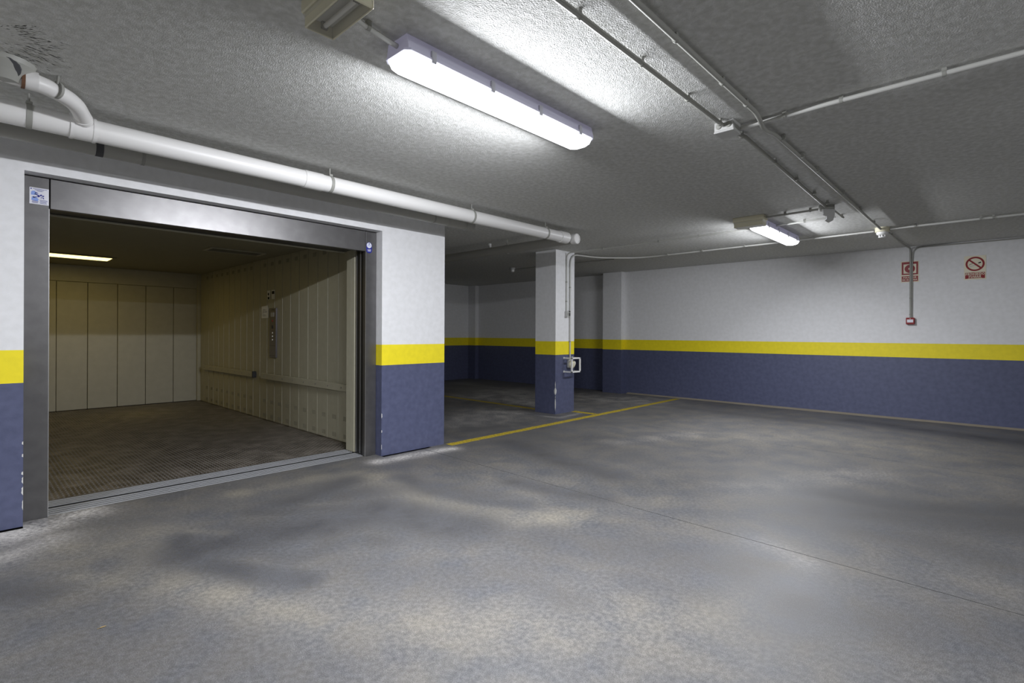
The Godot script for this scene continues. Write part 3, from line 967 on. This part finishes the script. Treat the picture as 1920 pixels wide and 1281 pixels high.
# ==================================================================== lamps
# o: near end of the lamp at the ceiling; it runs 1.26 m along +X
func batten_lamp(o: Vector3, label: String, power := 1.0):
	var t := thing("batten_lamp", label, "lamp", o, "fluorescent batten lamps")
	var L := 1.26
	var w := 0.076
	# housing: tapered tray that hangs from the ceiling
	var st := new_st()
	var prof := PackedVector2Array([Vector2(-w + 0.014, 0), Vector2(w - 0.014, 0), Vector2(w - 0.002, -0.048), Vector2(w - 0.002, -0.058), Vector2(-w + 0.002, -0.058), Vector2(-w + 0.002, -0.048)])
	prism(st, prof, Vector3(0.012, 0, 0), Vector3(0, 0, -1), Vector3.UP, L - 0.024)
	part("housing", st.commit(), M.lamp_housing, t)
	var rim := new_st()
	prism(rim, chamfered(L, w * 2 + 0.008, 0.02), Vector3(0, -0.066, -w - 0.004), Vector3(0, 0, 1), Vector3.RIGHT, 0.008)
	part("rim", rim.commit(), M.lamp_housing, t)
	# diffuser: loft from the rim outline to a smaller bottom
	var d := new_st()
	var levels := [[-0.066, 0.006, 0.018], [-0.088, 0.012, 0.02], [-0.104, 0.026, 0.026], [-0.109, 0.040, 0.03]]
	var rings := []
	for l in levels:
		var ring := []
		for p in chamfered(L - 2 * l[1], w * 2 + 0.008 - 2 * l[1], l[2]):
			ring.append(Vector3(p.y + l[1], l[0], p.x - w - 0.004 + l[1]))
		rings.append(ring)
	for i in rings.size() - 1:
		for k in 8:
			var k2 := (k + 1) % 8
			var mid: Vector3 = (rings[i][k] + rings[i][k2]) * 0.5 - Vector3(L / 2, -0.02, 0)
			quad(d, rings[i][k], rings[i][k2], rings[i + 1][k2], rings[i + 1][k], Vector3(mid.x * (1.0 if absf(mid.x) > L * 0.45 else 0.0), -0.03, mid.z))
	var last: Array = rings[rings.size() - 1]
	for k in range(1, 7):
		tri(d, last[0], last[k], last[k + 1], Vector3.DOWN, Vector3.DOWN, Vector3.DOWN)
	part("diffuser", d.commit(), M.lamp_glow, t)
	for s in [-1, 1]:
		for x in [0.13, 0.46, 0.79, 1.12]:
			part("clip", box_mesh(Vector3(x - 0.012, -0.078, s * (w + 0.002) - 0.006), Vector3(x + 0.012, -0.030, s * (w + 0.002) + 0.006), 0.002), M.lamp_clip, t)
	# light: one panel under the diffuser, one along each sloping side
	for q in [[0.0, -0.113, 0.08, LAMP_DOWN, 0.0], [0.080, -0.090, 0.032, LAMP_SIDE, 1.0], [-0.080, -0.090, 0.032, LAMP_SIDE, -1.0]]:
		var al := AreaLight3D.new()
		al.name = "batten_lamp_light"
		al.area_size = Vector2(1.15, q[2])
		al.light_color = LAMP_TINT
		al.light_energy = q[3] * power
		al.shadow_enabled = true
		al.area_range = 30.0
		var n := Vector3(0, -sin(LAMP_TILT), cos(LAMP_TILT) * q[4]) if q[4] != 0.0 else Vector3.DOWN
		al.transform = Transform3D(Basis(Vector3.RIGHT, -n.cross(Vector3.RIGHT), -n), Vector3(L / 2, q[1], q[0]))
		t.add_child(al, true)

const LAMP_DOWN := 1.2
const LAMP_SIDE := 3.9
const LAMP_TILT := 1.05
const LAMP_TINT := Color(0.965, 0.975, 1.0)

# rectangle with cut corners, from 0..w in x and 0..l in y
func chamfered(l: float, w: float, c: float) -> PackedVector2Array:
	return PackedVector2Array([Vector2(c, 0), Vector2(w - c, 0), Vector2(w, c), Vector2(w, l - c), Vector2(w - c, l), Vector2(c, l), Vector2(0, l - c), Vector2(0, c)])

func emergency_light(o: Vector3, label: String):
	var t := thing("emergency_light", label, "emergency light", o, "unlit emergency lights")
	var st := new_st()
	box(st, Vector3(-0.062, -0.045, -0.145), Vector3(0.062, 0, 0.145), 0.004)
	part("body", st.commit(), M.cream_plastic, t)
	part("reflector", box_mesh(Vector3(-0.040, -0.062, -0.118), Vector3(0.040, -0.044, 0.118), 0.003), M.box_grey, t)
	part("tube", tube_mesh([Vector3(0.006, -0.076, -0.105), Vector3(0.006, -0.076, 0.105)], 0.008, 12), M.white_enamel, t)
	for z in [-0.108, 0.108]:
		part("tube_holder", box_mesh(Vector3(-0.006, -0.086, z - 0.006), Vector3(0.018, -0.060, z + 0.006), 0.002), M.dark_plastic, t)
	# clear cover with sloping sides
	var c := new_st()
	var top := [Vector3(-0.058, -0.045, -0.140), Vector3(0.058, -0.045, -0.140), Vector3(0.058, -0.045, 0.140), Vector3(-0.058, -0.045, 0.140)]
	var bot := [Vector3(-0.046, -0.096, -0.128), Vector3(0.046, -0.096, -0.128), Vector3(0.046, -0.096, 0.128), Vector3(-0.046, -0.096, 0.128)]
	for k in 4:
		var k2 := (k + 1) % 4
		quad(c, top[k], top[k2], bot[k2], bot[k], top[k] + top[k2] + Vector3(0, 0.09, 0))
	quad(c, bot[0], bot[1], bot[2], bot[3], Vector3.DOWN)
	part("cover", c.commit(), M.clear_cover, t)
	var fs := new_st()
	for b in [[-0.054, -0.134, -0.047, 0.134], [0.047, -0.134, 0.054, 0.134], [-0.047, -0.134, 0.047, -0.126], [-0.047, 0.126, 0.047, 0.134]]:
		box(fs, Vector3(b[0], -0.097, b[1]), Vector3(b[2], -0.045, b[3]), 0.003)
	part("cover_frame", fs.commit(), M.cream_plastic, t)

# ==================================================================== pipes
func ring_clamp(st: SurfaceTool, c: Vector3, axis: Vector3, r: float, w: float):
	tube(st, [c - axis * w / 2, c + axis * w / 2], r, 20)

func build_pipes():
	var y := 2.140
	var z := -3.415
	var R := 0.056
	var p := thing("drain_pipe", "thick white plastic drain pipe hung under the ceiling along the lift wall", "pipe", Vector3(0, 0, 0))
	part("barrel", tube_mesh([Vector3(-5.9, y, z), Vector3(4.40, y, z)], R, 28), M.pvc_white, p)
	for x in [-2.4, 1.57]:
		part("socket", tube_mesh([Vector3(x, y, z), Vector3(x + 0.13, y, z)], R + 0.0035, 28), M.pvc_white, p)
	part("socket", tube_mesh([Vector3(4.36, y, z), Vector3(4.475, y, z), Vector3(4.49, y, z)], R + 0.006, 28), M.pvc_white, p)
	# hangers
	for x in [-3.0, -1.2, 0.215, 1.76, 3.1, 4.13]:
		var st := new_st()
		ring_clamp(st, Vector3(x, y, z), Vector3.RIGHT, R + 0.003, 0.022)
		tube(st, [Vector3(x, y + R - 0.005, z), Vector3(x, H, z)], 0.005, 8)
		box(st, Vector3(x - 0.012, y + R - 0.002, z - 0.022), Vector3(x + 0.012, y + R + 0.012, z + 0.022), 0.002)
		part("hanger", st.commit(), M.clip_grey, p)
	# saddle of the branch
	var sd := new_st()
	for x in [0.372, 0.462]:
		ring_clamp(sd, Vector3(x, y, z), Vector3.RIGHT, R + 0.006, 0.014)
	part("branch_saddle", sd.commit(), M.pvc_white, p)
	part("saddle_shell", tube_mesh([Vector3(0.372, y, z), Vector3(0.462, y, z)], R + 0.0035, 24), M.pvc_white, p)

	var b := thing("branch_pipe", "short white pipe bending from a scabbed ceiling outlet into the drain pipe", "pipe", Vector3(0, 0, 0))
	var path := rounded([Vector3(0.10, 2.198, -3.085), Vector3(0.22, 2.198, -3.085), Vector3(0.355, 2.193, -3.185), Vector3(0.414, 2.172, -3.350)], 0.12, 7)
	part("barrel", tube_mesh(path, 0.036, 20), M.pvc_white, b)
	part("collar", tube_mesh([Vector3(0.180, 2.198, -3.085), Vector3(0.225, 2.198, -3.085)], 0.041, 20), M.pvc_white, b)
	part("rust_ring", tube_mesh([Vector3(0.170, 2.198, -3.085), Vector3(0.182, 2.198, -3.085)], 0.0425, 20), M.rust, b)
	var hs := new_st()
	tube(hs, [Vector3(0.285, 2.197, -3.115), Vector3(0.295, 2.197, -3.121)], 0.038, 16)
	tube(hs, [Vector3(0.29, 2.22, -3.10), Vector3(0.29, H, -3.075)], 0.005, 8)
	part("hanger", hs.commit(), M.clip_grey, b)
	part("joint_ring", tube_mesh([Vector3(0.409, 2.172, -3.343), Vector3(0.415, 2.167, -3.366)], 0.0395, 20), M.pvc_white, b)
	var o := thing("ceiling_outlet", "scabbed grey outlet flange on the ceiling where the branch pipe starts", "pipe outlet", Vector3(0.085, H, -3.085))
	part("flange", lathe_mesh(Vector3(0.03, 0, 0), Vector3.DOWN, [Vector2(0.105, 0), Vector2(0.10, 0.02), Vector2(0.075, 0.05), Vector2(0.05, 0.085), Vector2(0.0, 0.088)], 22), M.conduit_grey, o)
	part("scab", lathe_mesh(Vector3(0.035, -0.035, 0.055), Vector3(-0.1, -0.75, 0.6), [Vector2(0.05, 0.0), Vector2(0.048, 0.014), Vector2(0.0, 0.018)], 16), M.scab_grey, o)

	var s := thing("small_pipe", "slim grey pipe running close to the lift wall under the drain pipe", "pipe", Vector3(0, 0, 0))
	var y2 := 2.150
	var z2 := -3.76
	part("barrel", tube_mesh([Vector3(-5.9, y2, z2), Vector3(3.12, y2, z2)], 0.043, 22), M.pvc_grey, s)
	part("socket", tube_mesh([Vector3(3.10, y2, z2), Vector3(3.30, y2, z2)], 0.047, 22), M.pvc_grey, s)
	part("end_cap", tube_mesh([Vector3(3.325, y2, z2), Vector3(3.42, y2, z2)], 0.050, 22), M.pvc_grey, s)
	part("cap_neck", tube_mesh([Vector3(3.28, y2, z2), Vector3(3.35, y2, z2)], 0.042, 22), M.pvc_grey, s)
	part("worn_ring", tube_mesh([Vector3(0.515, y2, z2), Vector3(0.550, y2, z2)], 0.0445, 22), M.scab_grey, s)
	for x in [-3.4, -1.5, 0.74, 2.94]:
		var st := new_st()
		ring_clamp(st, Vector3(x, y2, z2), Vector3.RIGHT, 0.0455, 0.016)
		tube(st, [Vector3(x, y2 + 0.04, z2), Vector3(x, H, z2)], 0.004, 8)
		part("hanger", st.commit(), M.clip_grey, s)

	var c := thing("cross_pipe", "thick grey pipe leading from the drain pipe into the dim bay", "pipe", Vector3(0, 0, 0))
	part("barrel", tube_mesh([Vector3(4.572, 2.135, -3.36), Vector3(4.60, 2.135, -9.38)], 0.051, 24), M.pvc_grey, c)
	part("access_cap", lathe_mesh(Vector3(4.572, 2.135, -3.40), Vector3(0, 0, 1), [Vector2(0.053, 0.0), Vector2(0.058, 0.005), Vector2(0.058, 0.066), Vector2(0.052, 0.072), Vector2(0.046, 0.072), Vector2(0.043, 0.066), Vector2(0.0, 0.066)], 10), M.pvc_white, c)
	for q in [-4.4, -6.2, -8.2]:
		var st := new_st()
		ring_clamp(st, Vector3(4.585, 2.135, q), Vector3(0, 0, 1), 0.055, 0.02)
		tube(st, [Vector3(4.585, 2.18, q), Vector3(4.585, H, q)], 0.005, 8)
		part("hanger", st.commit(), M.clip_grey, c)

# ==================================================================== conduits
const CY := 2.226
const CR := 0.0112

# a run of conduit with clips: each clip is [point, direction along the run, direction to the surface]
func conduit(called: String, label: String, path: Array, clips: Array, mat: String, r := CR, reach := H - CY) -> Node3D:
	var t := thing(called, label, "conduit", Vector3.ZERO)
	part("tube", tube_mesh(path, r, 12), M[mat], t)
	for c in clips:
		var a: Vector3 = c[0]
		var d: Vector3 = c[1]
		var up: Vector3 = c[2]
		var side := d.cross(up).normalized()
		var st := new_st()
		tube(st, [a - d * 0.007, a + d * 0.007], r + 0.0022, 12)
		var base := a + up * reach
		for k in [[0.0, 0.009]]:
			var e := [a - d * k[1] - side * 0.008, a + d * k[1] - side * 0.008, a + d * k[1] + side * 0.008, a - d * k[1] + side * 0.008]
			var f := []
			for v in e:
				f.append(v + up * (reach - 0.0005))
			for q in 4:
				var q2 := (q + 1) % 4
				quad(st, e[q], e[q2], f[q2], f[q], (e[q] + e[q2]) * 0.5 - a)
			quad(st, f[0], f[1], f[2], f[3], up)
		part("clip", st.commit(), M.clip_grey, t)
	return t

func x_clips(xs: Array, z: float) -> Array:
	var out := []
	for x in xs:
		out.append([Vector3(x, CY, z), Vector3.RIGHT, Vector3.UP])
	return out

func z_clips(zs: Array, x: float) -> Array:
	var out := []
	for z in zs:
		out.append([Vector3(x, CY, z), Vector3(0, 0, 1), Vector3.UP])
	return out

func build_conduits():
	conduit("conduit", "grey ceiling conduit that ends in the grey junction box near the long lamp",
		[Vector3(-5.9, CY, -1.085), Vector3(2.79, CY, -1.08)], x_clips([-3.5, -2.2, -0.9, 0.3, 1.49, 1.93, 2.37, 2.76], -1.083), "conduit_grey")
	conduit("conduit", "grey ceiling conduit between the grey junction box and the round cable box",
		[Vector3(2.90, CY, -1.075), Vector3(3.05, CY, -1.05), Vector3(3.2, CY, -1.055), Vector3(5.17, CY, -1.10)], x_clips([3.02, 3.62, 4.12, 4.62, 5.05], -1.06), "conduit_grey")
	conduit("conduit", "long grey ceiling conduit that kinks and runs on to the smoke detector",
		rounded([Vector3(-5.9, CY, -0.895), Vector3(2.74, CY, -0.895), Vector3(2.80, CY - 0.012, -0.897), Vector3(2.99, CY - 0.012, -0.93), Vector3(3.12, CY, -0.915), Vector3(6.66, CY, -0.905)], 0.05, 4), x_clips([-3.4, -2.0, -0.6, 0.6, 1.86, 2.32, 2.62, 3.22, 3.62, 4.0, 4.8, 5.5, 6.2], -0.898) , "conduit_grey")
	conduit("conduit", "pale conduit that crosses the ceiling from the grey junction box over bare plaster",
		[Vector3(2.885, CY, 4.9), Vector3(2.885, CY, -0.60), Vector3(2.905, CY, -1.03)], z_clips([4.2, 2.8, 1.5, 0.6, -0.17, -0.55, -0.80], 2.886), "conduit_pale")
	conduit("conduit", "pale conduit from the smoke detector along the ceiling past the no smoking sign",
		[Vector3(6.70, CY, 4.9), Vector3(6.72, CY, -0.83)], z_clips([4.0, 2.4, 1.2, -0.03, -0.12, -0.62], 6.713), "conduit_pale")
	conduit("conduit", "pale conduit from the smoke detector curving down the pillar to the caged socket",
		rounded([Vector3(6.78, CY, -0.98), Vector3(6.82, CY, -1.8), Vector3(6.86, CY, -3.85), Vector3(6.45, CY, -4.30), Vector3(5.837, 2.215, -4.370), Vector3(5.837, 1.9, -4.370), Vector3(5.84, 0.735, -4.370)], 0.22, 8),
		z_clips([-1.24, -1.14, -1.83, -2.35, -2.9, -3.4], 6.82) + [[Vector3(5.837, 1.75, -4.370), Vector3.UP, Vector3(0, 0, -1)], [Vector3(5.839, 0.99, -4.370), Vector3.UP, Vector3(0, 0, -1)]], "conduit_pale", 0.0105, 0.0148)
	conduit("conduit", "slim conduit between the round cable box and the lamp near the red signs",
		[Vector3(5.70, CY, -1.13), Vector3(5.75, CY, -1.666)], z_clips([-1.4], 5.725), "conduit_pale", 0.0095)
	conduit("conduit", "slim conduit from the lamp near the signs down the pillar to the switch",
		rounded([Vector3(5.76, CY, -1.835), Vector3(5.80, CY, -3.8), Vector3(5.757, CY, -4.371), Vector3(5.757, 1.8, -4.371), Vector3(5.757, 1.415, -4.371)], 0.08, 6),
		z_clips([-2.0, -2.5, -3.0, -3.8], 5.78) + [[Vector3(5.757, 1.82, -4.371), Vector3.UP, Vector3(0, 0, -1)], [Vector3(5.757, 1.55, -4.371), Vector3.UP, Vector3(0, 0, -1)]], "conduit_pale", 0.0095, 0.0138)
	conduit("conduit", "short dark conduit from the round cable box to the emergency light near the red signs",
		[Vector3(5.25, CY, -1.155), Vector3(5.28, CY, -1.62)], z_clips([-1.24, -1.45], 5.263), "conduit_grey", 0.0095)
	conduit("conduit", "short grey stub leaving the round cable box towards the smoke detector",
		[Vector3(5.27, CY, -1.08), Vector3(5.78, CY, -1.08)], x_clips([5.72], -1.08), "conduit_grey", 0.0095)
	conduit("conduit", "short cable tail joining the emergency light to the long lamp by the lift",
		[Vector3(0.925, 2.222, -1.66), Vector3(1.0, 2.226, -1.69), Vector3(1.16, 2.222, -1.715)], [[Vector3(1.02, 2.226, -1.692), Vector3.RIGHT, Vector3.UP]], "conduit_pale", 0.010)
	conduit("conduit", "grey conduit from the smoke detector down the long wall to the red alarm button",
		rounded([Vector3(6.80, CY, -0.875), Vector3(8.0, CY, -0.855), Vector3(WR - 0.016, CY, -0.822), Vector3(WR - 0.016, 1.9, -0.822), Vector3(WR - 0.016, 1.325, -0.820)], 0.07, 6),
		x_clips([7.1, 7.7], -0.865) + [[Vector3(WR - 0.016, 1.58, -0.821), Vector3.UP, Vector3.RIGHT], [Vector3(WR - 0.016, 1.37, -0.821), Vector3.UP, Vector3.RIGHT]], "conduit_grey", 0.0105, 0.0155)
	conduit("conduit", "second grey conduit beside the alarm pipe that turns along the top of the long wall",
		rounded([Vector3(WR - 0.008, 1.325, -0.805), Vector3(WR - 0.010, 2.0, -0.805), Vector3(WR - 0.014, 2.230, -0.795), Vector3(WR - 0.014, 2.232, 0.2), Vector3(WR - 0.014, 2.232, 4.9)], 0.09, 6), [], "conduit_grey", 0.0075)
	# junction box
	var j := thing("junction_box", "grey square junction box where ceiling conduits meet", "junction box", Vector3(2.85, H, -1.075))
	part("body", box_mesh(Vector3(-0.052, -0.052, -0.052), Vector3(0.052, 0, 0.052), 0.004), M.box_grey, j)
	part("lid", box_mesh(Vector3(-0.054, -0.060, -0.054), Vector3(0.054, -0.050, 0.054), 0.003), M.box_grey, j)
	for z in [-0.026, 0.026]:
		part("grommet", lathe_mesh(Vector3(-0.052, -0.026, z), Vector3.LEFT, [Vector2(0.017, 0), Vector2(0.013, 0.006), Vector2(0, 0.007)], 14), M.clip_grey, j)
	# round cable box with its loose cover hanging
	var r := thing("cable_box", "round dark cable box with a loose grey cover hanging from the ceiling", "junction box", Vector3(5.235, H, -1.105))
	part("body", lathe_mesh(Vector3.ZERO, Vector3.DOWN, [Vector2(0.062, 0), Vector2(0.062, 0.04), Vector2(0.056, 0.045), Vector2(0, 0.045)], 20), M.clip_grey, r)
	var cs := new_st()
	prism(cs, PackedVector2Array([Vector2(-0.055, 0.0), Vector2(-0.050, -0.05), Vector2(-0.022, -0.062), Vector2(-0.020, -0.090), Vector2(-0.034, -0.100), Vector2(0.0, -0.118), Vector2(0.036, -0.098), Vector2(0.050, -0.05), Vector2(0.052, 0.0)]), Vector3(-0.02, -0.045, 0.018), Vector3(0.69, 0, 0.72), Vector3.UP, 0.012)
	part("hanging_cover", cs.commit(), M.box_grey, r)
	# smoke detector
	var s := thing("smoke_detector", "cream round smoke detector on the ceiling where conduits meet", "smoke detector", Vector3(6.735, H, -0.90))
	part("base", lathe_mesh(Vector3.ZERO, Vector3.DOWN, [Vector2(0.066, 0), Vector2(0.066, 0.044), Vector2(0.060, 0.050), Vector2(0.0, 0.050)], 24), M.cream_plastic, s)
	part("head", lathe_mesh(Vector3(0, -0.05, 0), Vector3.DOWN, [Vector2(0.054, 0), Vector2(0.054, 0.016), Vector2(0.046, 0.026), Vector2(0.034, 0.030), Vector2(0.0, 0.030)], 24), M.white_enamel, s)
	for k in 6:
		var a := TAU * k / 6
		part("cage_bar", box_mesh(Vector3(cos(a) * 0.028 - 0.006, -0.102, sin(a) * 0.028 - 0.006), Vector3(cos(a) * 0.028 + 0.006, -0.079, sin(a) * 0.028 + 0.006), 0.002), M.white_enamel, s)
	part("nose", lathe_mesh(Vector3(0, -0.100, 0), Vector3.DOWN, [Vector2(0.036, 0), Vector2(0.034, 0.006), Vector2(0, 0.008)], 20), M.white_enamel, s)
	# little detector in the bay
	var k := thing("bay_detector", "small white detector on the dark ceiling of the bay", "detector", Vector3(6.60, H, -6.20))
	part("base", lathe_mesh(Vector3.ZERO, Vector3.DOWN, [Vector2(0.05, 0), Vector2(0.05, 0.03), Vector2(0.0, 0.034)], 20), M.box_grey, k)
	part("head", lathe_mesh(Vector3(0, -0.03, 0), Vector3.DOWN, [Vector2(0.036, 0), Vector2(0.034, 0.03), Vector2(0.022, 0.042), Vector2(0, 0.044)], 20), M.white_enamel, k)
	conduit("conduit", "thin dark conduit on the bay ceiling leading to the small detector", [Vector3(6.62, CY, -6.15), Vector3(6.66, CY, -5.1), Vector3(6.70, CY, -4.2)], z_clips([-5.6, -4.9], 6.64), "conduit_grey", 0.009)
	var bx := thing("ceiling_clip", "tiny pale bracket on the bay ceiling above the thick grey pipe", "bracket", Vector3(4.62, H, -4.74))
	part("plate", box_mesh(Vector3(-0.018, -0.05, -0.014), Vector3(0.018, 0, 0.014), 0.003), M.box_grey, bx)

# ==================================================================== on the pillar
func build_pillar_fittings():
	var zf := -4.385
	var s := thing("switch_box", "small pale grey switch box at the end of the slim pillar conduit", "switch", Vector3(5.757, 1.375, zf))
	part("body", box_mesh(Vector3(-0.024, -0.045, 0), Vector3(0.024, 0.04, 0.042), 0.004), M.box_grey, s)
	part("rocker", box_mesh(Vector3(-0.014, -0.025, 0.041), Vector3(0.014, 0.02, 0.046), 0.002), M.clip_grey, s)
	var d := thing("indicator_box", "small black indicator box with a pale dot beside the pillar conduit", "indicator", Vector3(5.812, 1.385, zf))
	part("body", box_mesh(Vector3(-0.020, -0.035, 0.0), Vector3(0.014, 0.035, 0.030), 0.003), M.dark_plastic, d)
	part("lens", lathe_mesh(Vector3(-0.003, 0.010, 0.030), Vector3(0, 0, 1), [Vector2(0.007, 0), Vector2(0.006, 0.004), Vector2(0, 0.005)], 12), M.box_grey, d)
	# socket
	var k := thing("power_socket", "white round-faced power socket low on the pillar inside a cage", "socket", Vector3(5.835, 0.675, zf))
	part("back_box", box_mesh(Vector3(-0.045, -0.05, 0), Vector3(0.045, 0.062, 0.035), 0.005), M.box_grey, k)
	part("face", lathe_mesh(Vector3(0, 0, 0.035), Vector3(0, -0.25, 1), [Vector2(0.056, 0), Vector2(0.056, 0.025), Vector2(0.048, 0.042), Vector2(0.03, 0.052), Vector2(0, 0.055)], 24), M.cream_plastic, k)
	part("hinged_cap", lathe_mesh(Vector3(0.055, 0.012, 0.045), Vector3(0.8, 0.1, 0.6), [Vector2(0.034, 0), Vector2(0.034, 0.012), Vector2(0.026, 0.02), Vector2(0, 0.022)], 20), M.white_enamel, k)
	# guard
	var g := thing("socket_guard", "white square-bar guard cage standing out from the pillar round the socket", "guard", Vector3(5.815, 0.667, zf))
	var b := 0.0095
	var w := 0.094
	var z1 := 0.135
	var fr := new_st()
	for q in [[-w, w, w, w], [-w, -w, w, -w], [-w, -w, -w, w], [w, -w, w, w]]:
		box(fr, Vector3(q[0] - b, q[1] - b, z1 - b), Vector3(q[2] + b, q[3] + b, z1 + b), 0.002)
	part("front_frame", fr.commit(), M.white_enamel, g)
	for x in [-w, w]:
		for y in [-w, w]:
			part("stay", box_mesh(Vector3(x - b, y - b, 0.0), Vector3(x + b, y + b, z1 - b), 0.002), M.white_enamel, g)
			part("foot", box_mesh(Vector3(x - 0.014, y - 0.014, 0.0), Vector3(x + 0.014, y + 0.014, 0.004), 0.001), M.white_enamel, g)

# ==================================================================== signs
func lettering(txt: String, height: float, width: float, mat: String, parent: Node3D, at: Vector3, basis_turn: Basis):
	var tm := TextMesh.new()
	var sf := SystemFont.new()
	sf.font_names = PackedStringArray(["Droid Sans"])
	sf.font_weight = 700
	tm.font = sf
	tm.text = txt
	tm.font_size = 48
	tm.pixel_size = 0.01
	tm.depth = 0.02
	var bb := tm.get_aabb()
	var o := part("lettering", tm, M[mat], parent)
	var sc := Vector3(width / maxf(bb.size.x, 0.001), height / maxf(bb.size.y, 0.001), 0.05)
	var c := bb.position + bb.size * 0.5
	o.transform = Transform3D(basis_turn * Basis.from_scale(sc), at - basis_turn * (Vector3(c.x, c.y, 0) * sc))

func build_signs():
	# local frame: x along +Z of the room, y up, facing -X
	var turn := Basis(Vector3(0, 0, 1), Vector3.UP, Vector3.LEFT)
	var ex := Vector3(0, 0, 1)
	var a := thing("alarm_sign", "red square sign for the alarm button with a round symbol, behind the wall conduit", "sign", Vector3(WR, 1.925, -0.83))
	part("plate", box_mesh(Vector3(-0.003, -0.137, -0.094), Vector3(0, 0.137, 0.094), 0.001), M.sign_ivory, a)
	var sq := new_st()
	for q in [[-0.085, 0.098, 0.085, 0.127], [-0.085, -0.040, 0.085, -0.022], [-0.085, -0.022, -0.066, 0.098], [0.066, -0.022, 0.085, 0.098]]:
		prism(sq, rect_poly(q[0], q[1], q[2], q[3]), Vector3(-0.003, 0, 0), ex, Vector3.UP, 0.0008)
	part("red_square", sq.commit(), M.sign_red, a)
	part("red_disc", prism_mesh(disc_poly(0.054, 40, Vector2(0, 0.038)), Vector3(-0.003, 0, 0), ex, Vector3.UP, 0.0008), M.sign_red, a)
	part("disc_dot", prism_mesh(disc_poly(0.016, 20, Vector2(0, 0.038)), Vector3(-0.0038, 0, 0), ex, Vector3.UP, 0.0008), M.sign_ivory, a)
	part("red_band", prism_mesh(rect_poly(-0.085, -0.126, 0.085, -0.056), Vector3(-0.003, 0, 0), ex, Vector3.UP, 0.0008), M.sign_red, a)
	lettering("PULSADOR", 0.020, 0.136, "sign_ivory", a, Vector3(-0.0042, -0.075, 0), turn)
	lettering("DE ALARMA", 0.020, 0.152, "sign_ivory", a, Vector3(-0.0042, -0.105, 0), turn)
	var n := thing("no_smoking_sign", "ivory no smoking sign with a red barred circle on the long wall", "sign", Vector3(WR, 1.925, -0.20))
	part("plate", box_mesh(Vector3(-0.003, -0.145, -0.100), Vector3(0, 0.145, 0.100), 0.001), M.sign_ivory, n)
	var cy := 0.045
	part("red_ring", ring_mesh(0.068, 0.087, Vector3(-0.003, cy, 0), ex, Vector3.UP, 0.0008), M.sign_red, n)
	part("red_bar", prism_mesh(PackedVector2Array([Vector2(-0.056, 0.042), Vector2(-0.044, 0.055), Vector2(0.056, -0.042), Vector2(0.044, -0.055)]), Vector3(-0.003, cy, 0), ex, Vector3.UP, 0.0008), M.sign_red, n)
	part("cigarette", prism_mesh(PackedVector2Array([Vector2(0.028, 0.014), Vector2(0.052, 0.024), Vector2(0.056, 0.010), Vector2(0.032, 0.002)]), Vector3(-0.003, cy, 0), ex, Vector3.UP, 0.0006), M.sign_black, n)
	part("cigarette", prism_mesh(PackedVector2Array([Vector2(-0.052, -0.030), Vector2(0.022, -0.004), Vector2(0.024, -0.010), Vector2(-0.050, -0.037)]), Vector3(-0.003, cy, 0), ex, Vector3.UP, 0.0005), M.box_grey, n)
	for q in [[-0.056, -0.016], [-0.044, -0.010], [-0.032, -0.004]]:
		part("smoke_wisp", prism_mesh(PackedVector2Array([Vector2(q[0], q[1]), Vector2(q[0] + 0.004, q[1]), Vector2(q[0] + 0.012, q[1] + 0.018), Vector2(q[0] + 0.008, q[1] + 0.018)]), Vector3(-0.003, cy, 0), ex, Vector3.UP, 0.0006), M.sign_black, n)
	part("red_band", prism_mesh(rect_poly(-0.090, -0.132, 0.090, -0.058), Vector3(-0.003, 0, 0), ex, Vector3.UP, 0.0008), M.sign_red, n)
	lettering("PROHIBIDO", 0.030, 0.170, "sign_ivory", n, Vector3(-0.0042, -0.077, 0), turn)
	lettering("FUMAR", 0.027, 0.112, "sign_ivory", n, Vector3(-0.0042, -0.110, 0), turn)
	part("small_print", prism_mesh(rect_poly(-0.065, -0.131, 0.065, -0.128), Vector3(-0.0038, 0, 0), ex, Vector3.UP, 0.0006), M.sign_ivory, n)
	# alarm button
	var b := thing("alarm_button", "small red fire alarm box with a white label at the foot of the wall conduit", "alarm", Vector3(WR, 1.285, -0.82))
	part("body", box_mesh(Vector3(-0.052, -0.044, -0.044), Vector3(0, 0.042, 0.044), 0.005), M.sign_red, b)
	part("label_plate", box_mesh(Vector3(-0.0545, -0.020, -0.032), Vector3(-0.050, 0.018, 0.032), 0.001), M.sticker_white, b)
	part("test_dot", lathe_mesh(Vector3(-0.052, 0.030, 0), Vector3.LEFT, [Vector2(0.005, 0), Vector2(0.004, 0.002), Vector2(0, 0.003)], 10), M.sticker_white, b)

func build_small_things():
	var l := thing("dry_leaf", "tiny dry brown leaf lying on the concrete floor", "leaf", Vector3(0.36, 0.0, -2.42))
	var st := new_st()
	prism(st, PackedVector2Array([Vector2(-0.018, 0), Vector2(-0.006, 0.007), Vector2(0.008, 0.006), Vector2(0.018, 0.001), Vector2(0.006, -0.006), Vector2(-0.008, -0.005)]), Vector3(0, 0.003, 0), Vector3.RIGHT, Vector3(0, 0.1, -1).normalized(), 0.0015)
	box(st, Vector3(-0.028, 0.0, -0.001), Vector3(-0.012, 0.004, 0.001))
	part("blade", st.commit(), M.leaf_brown, l)
	l.scale = Vector3.ONE * 0.6
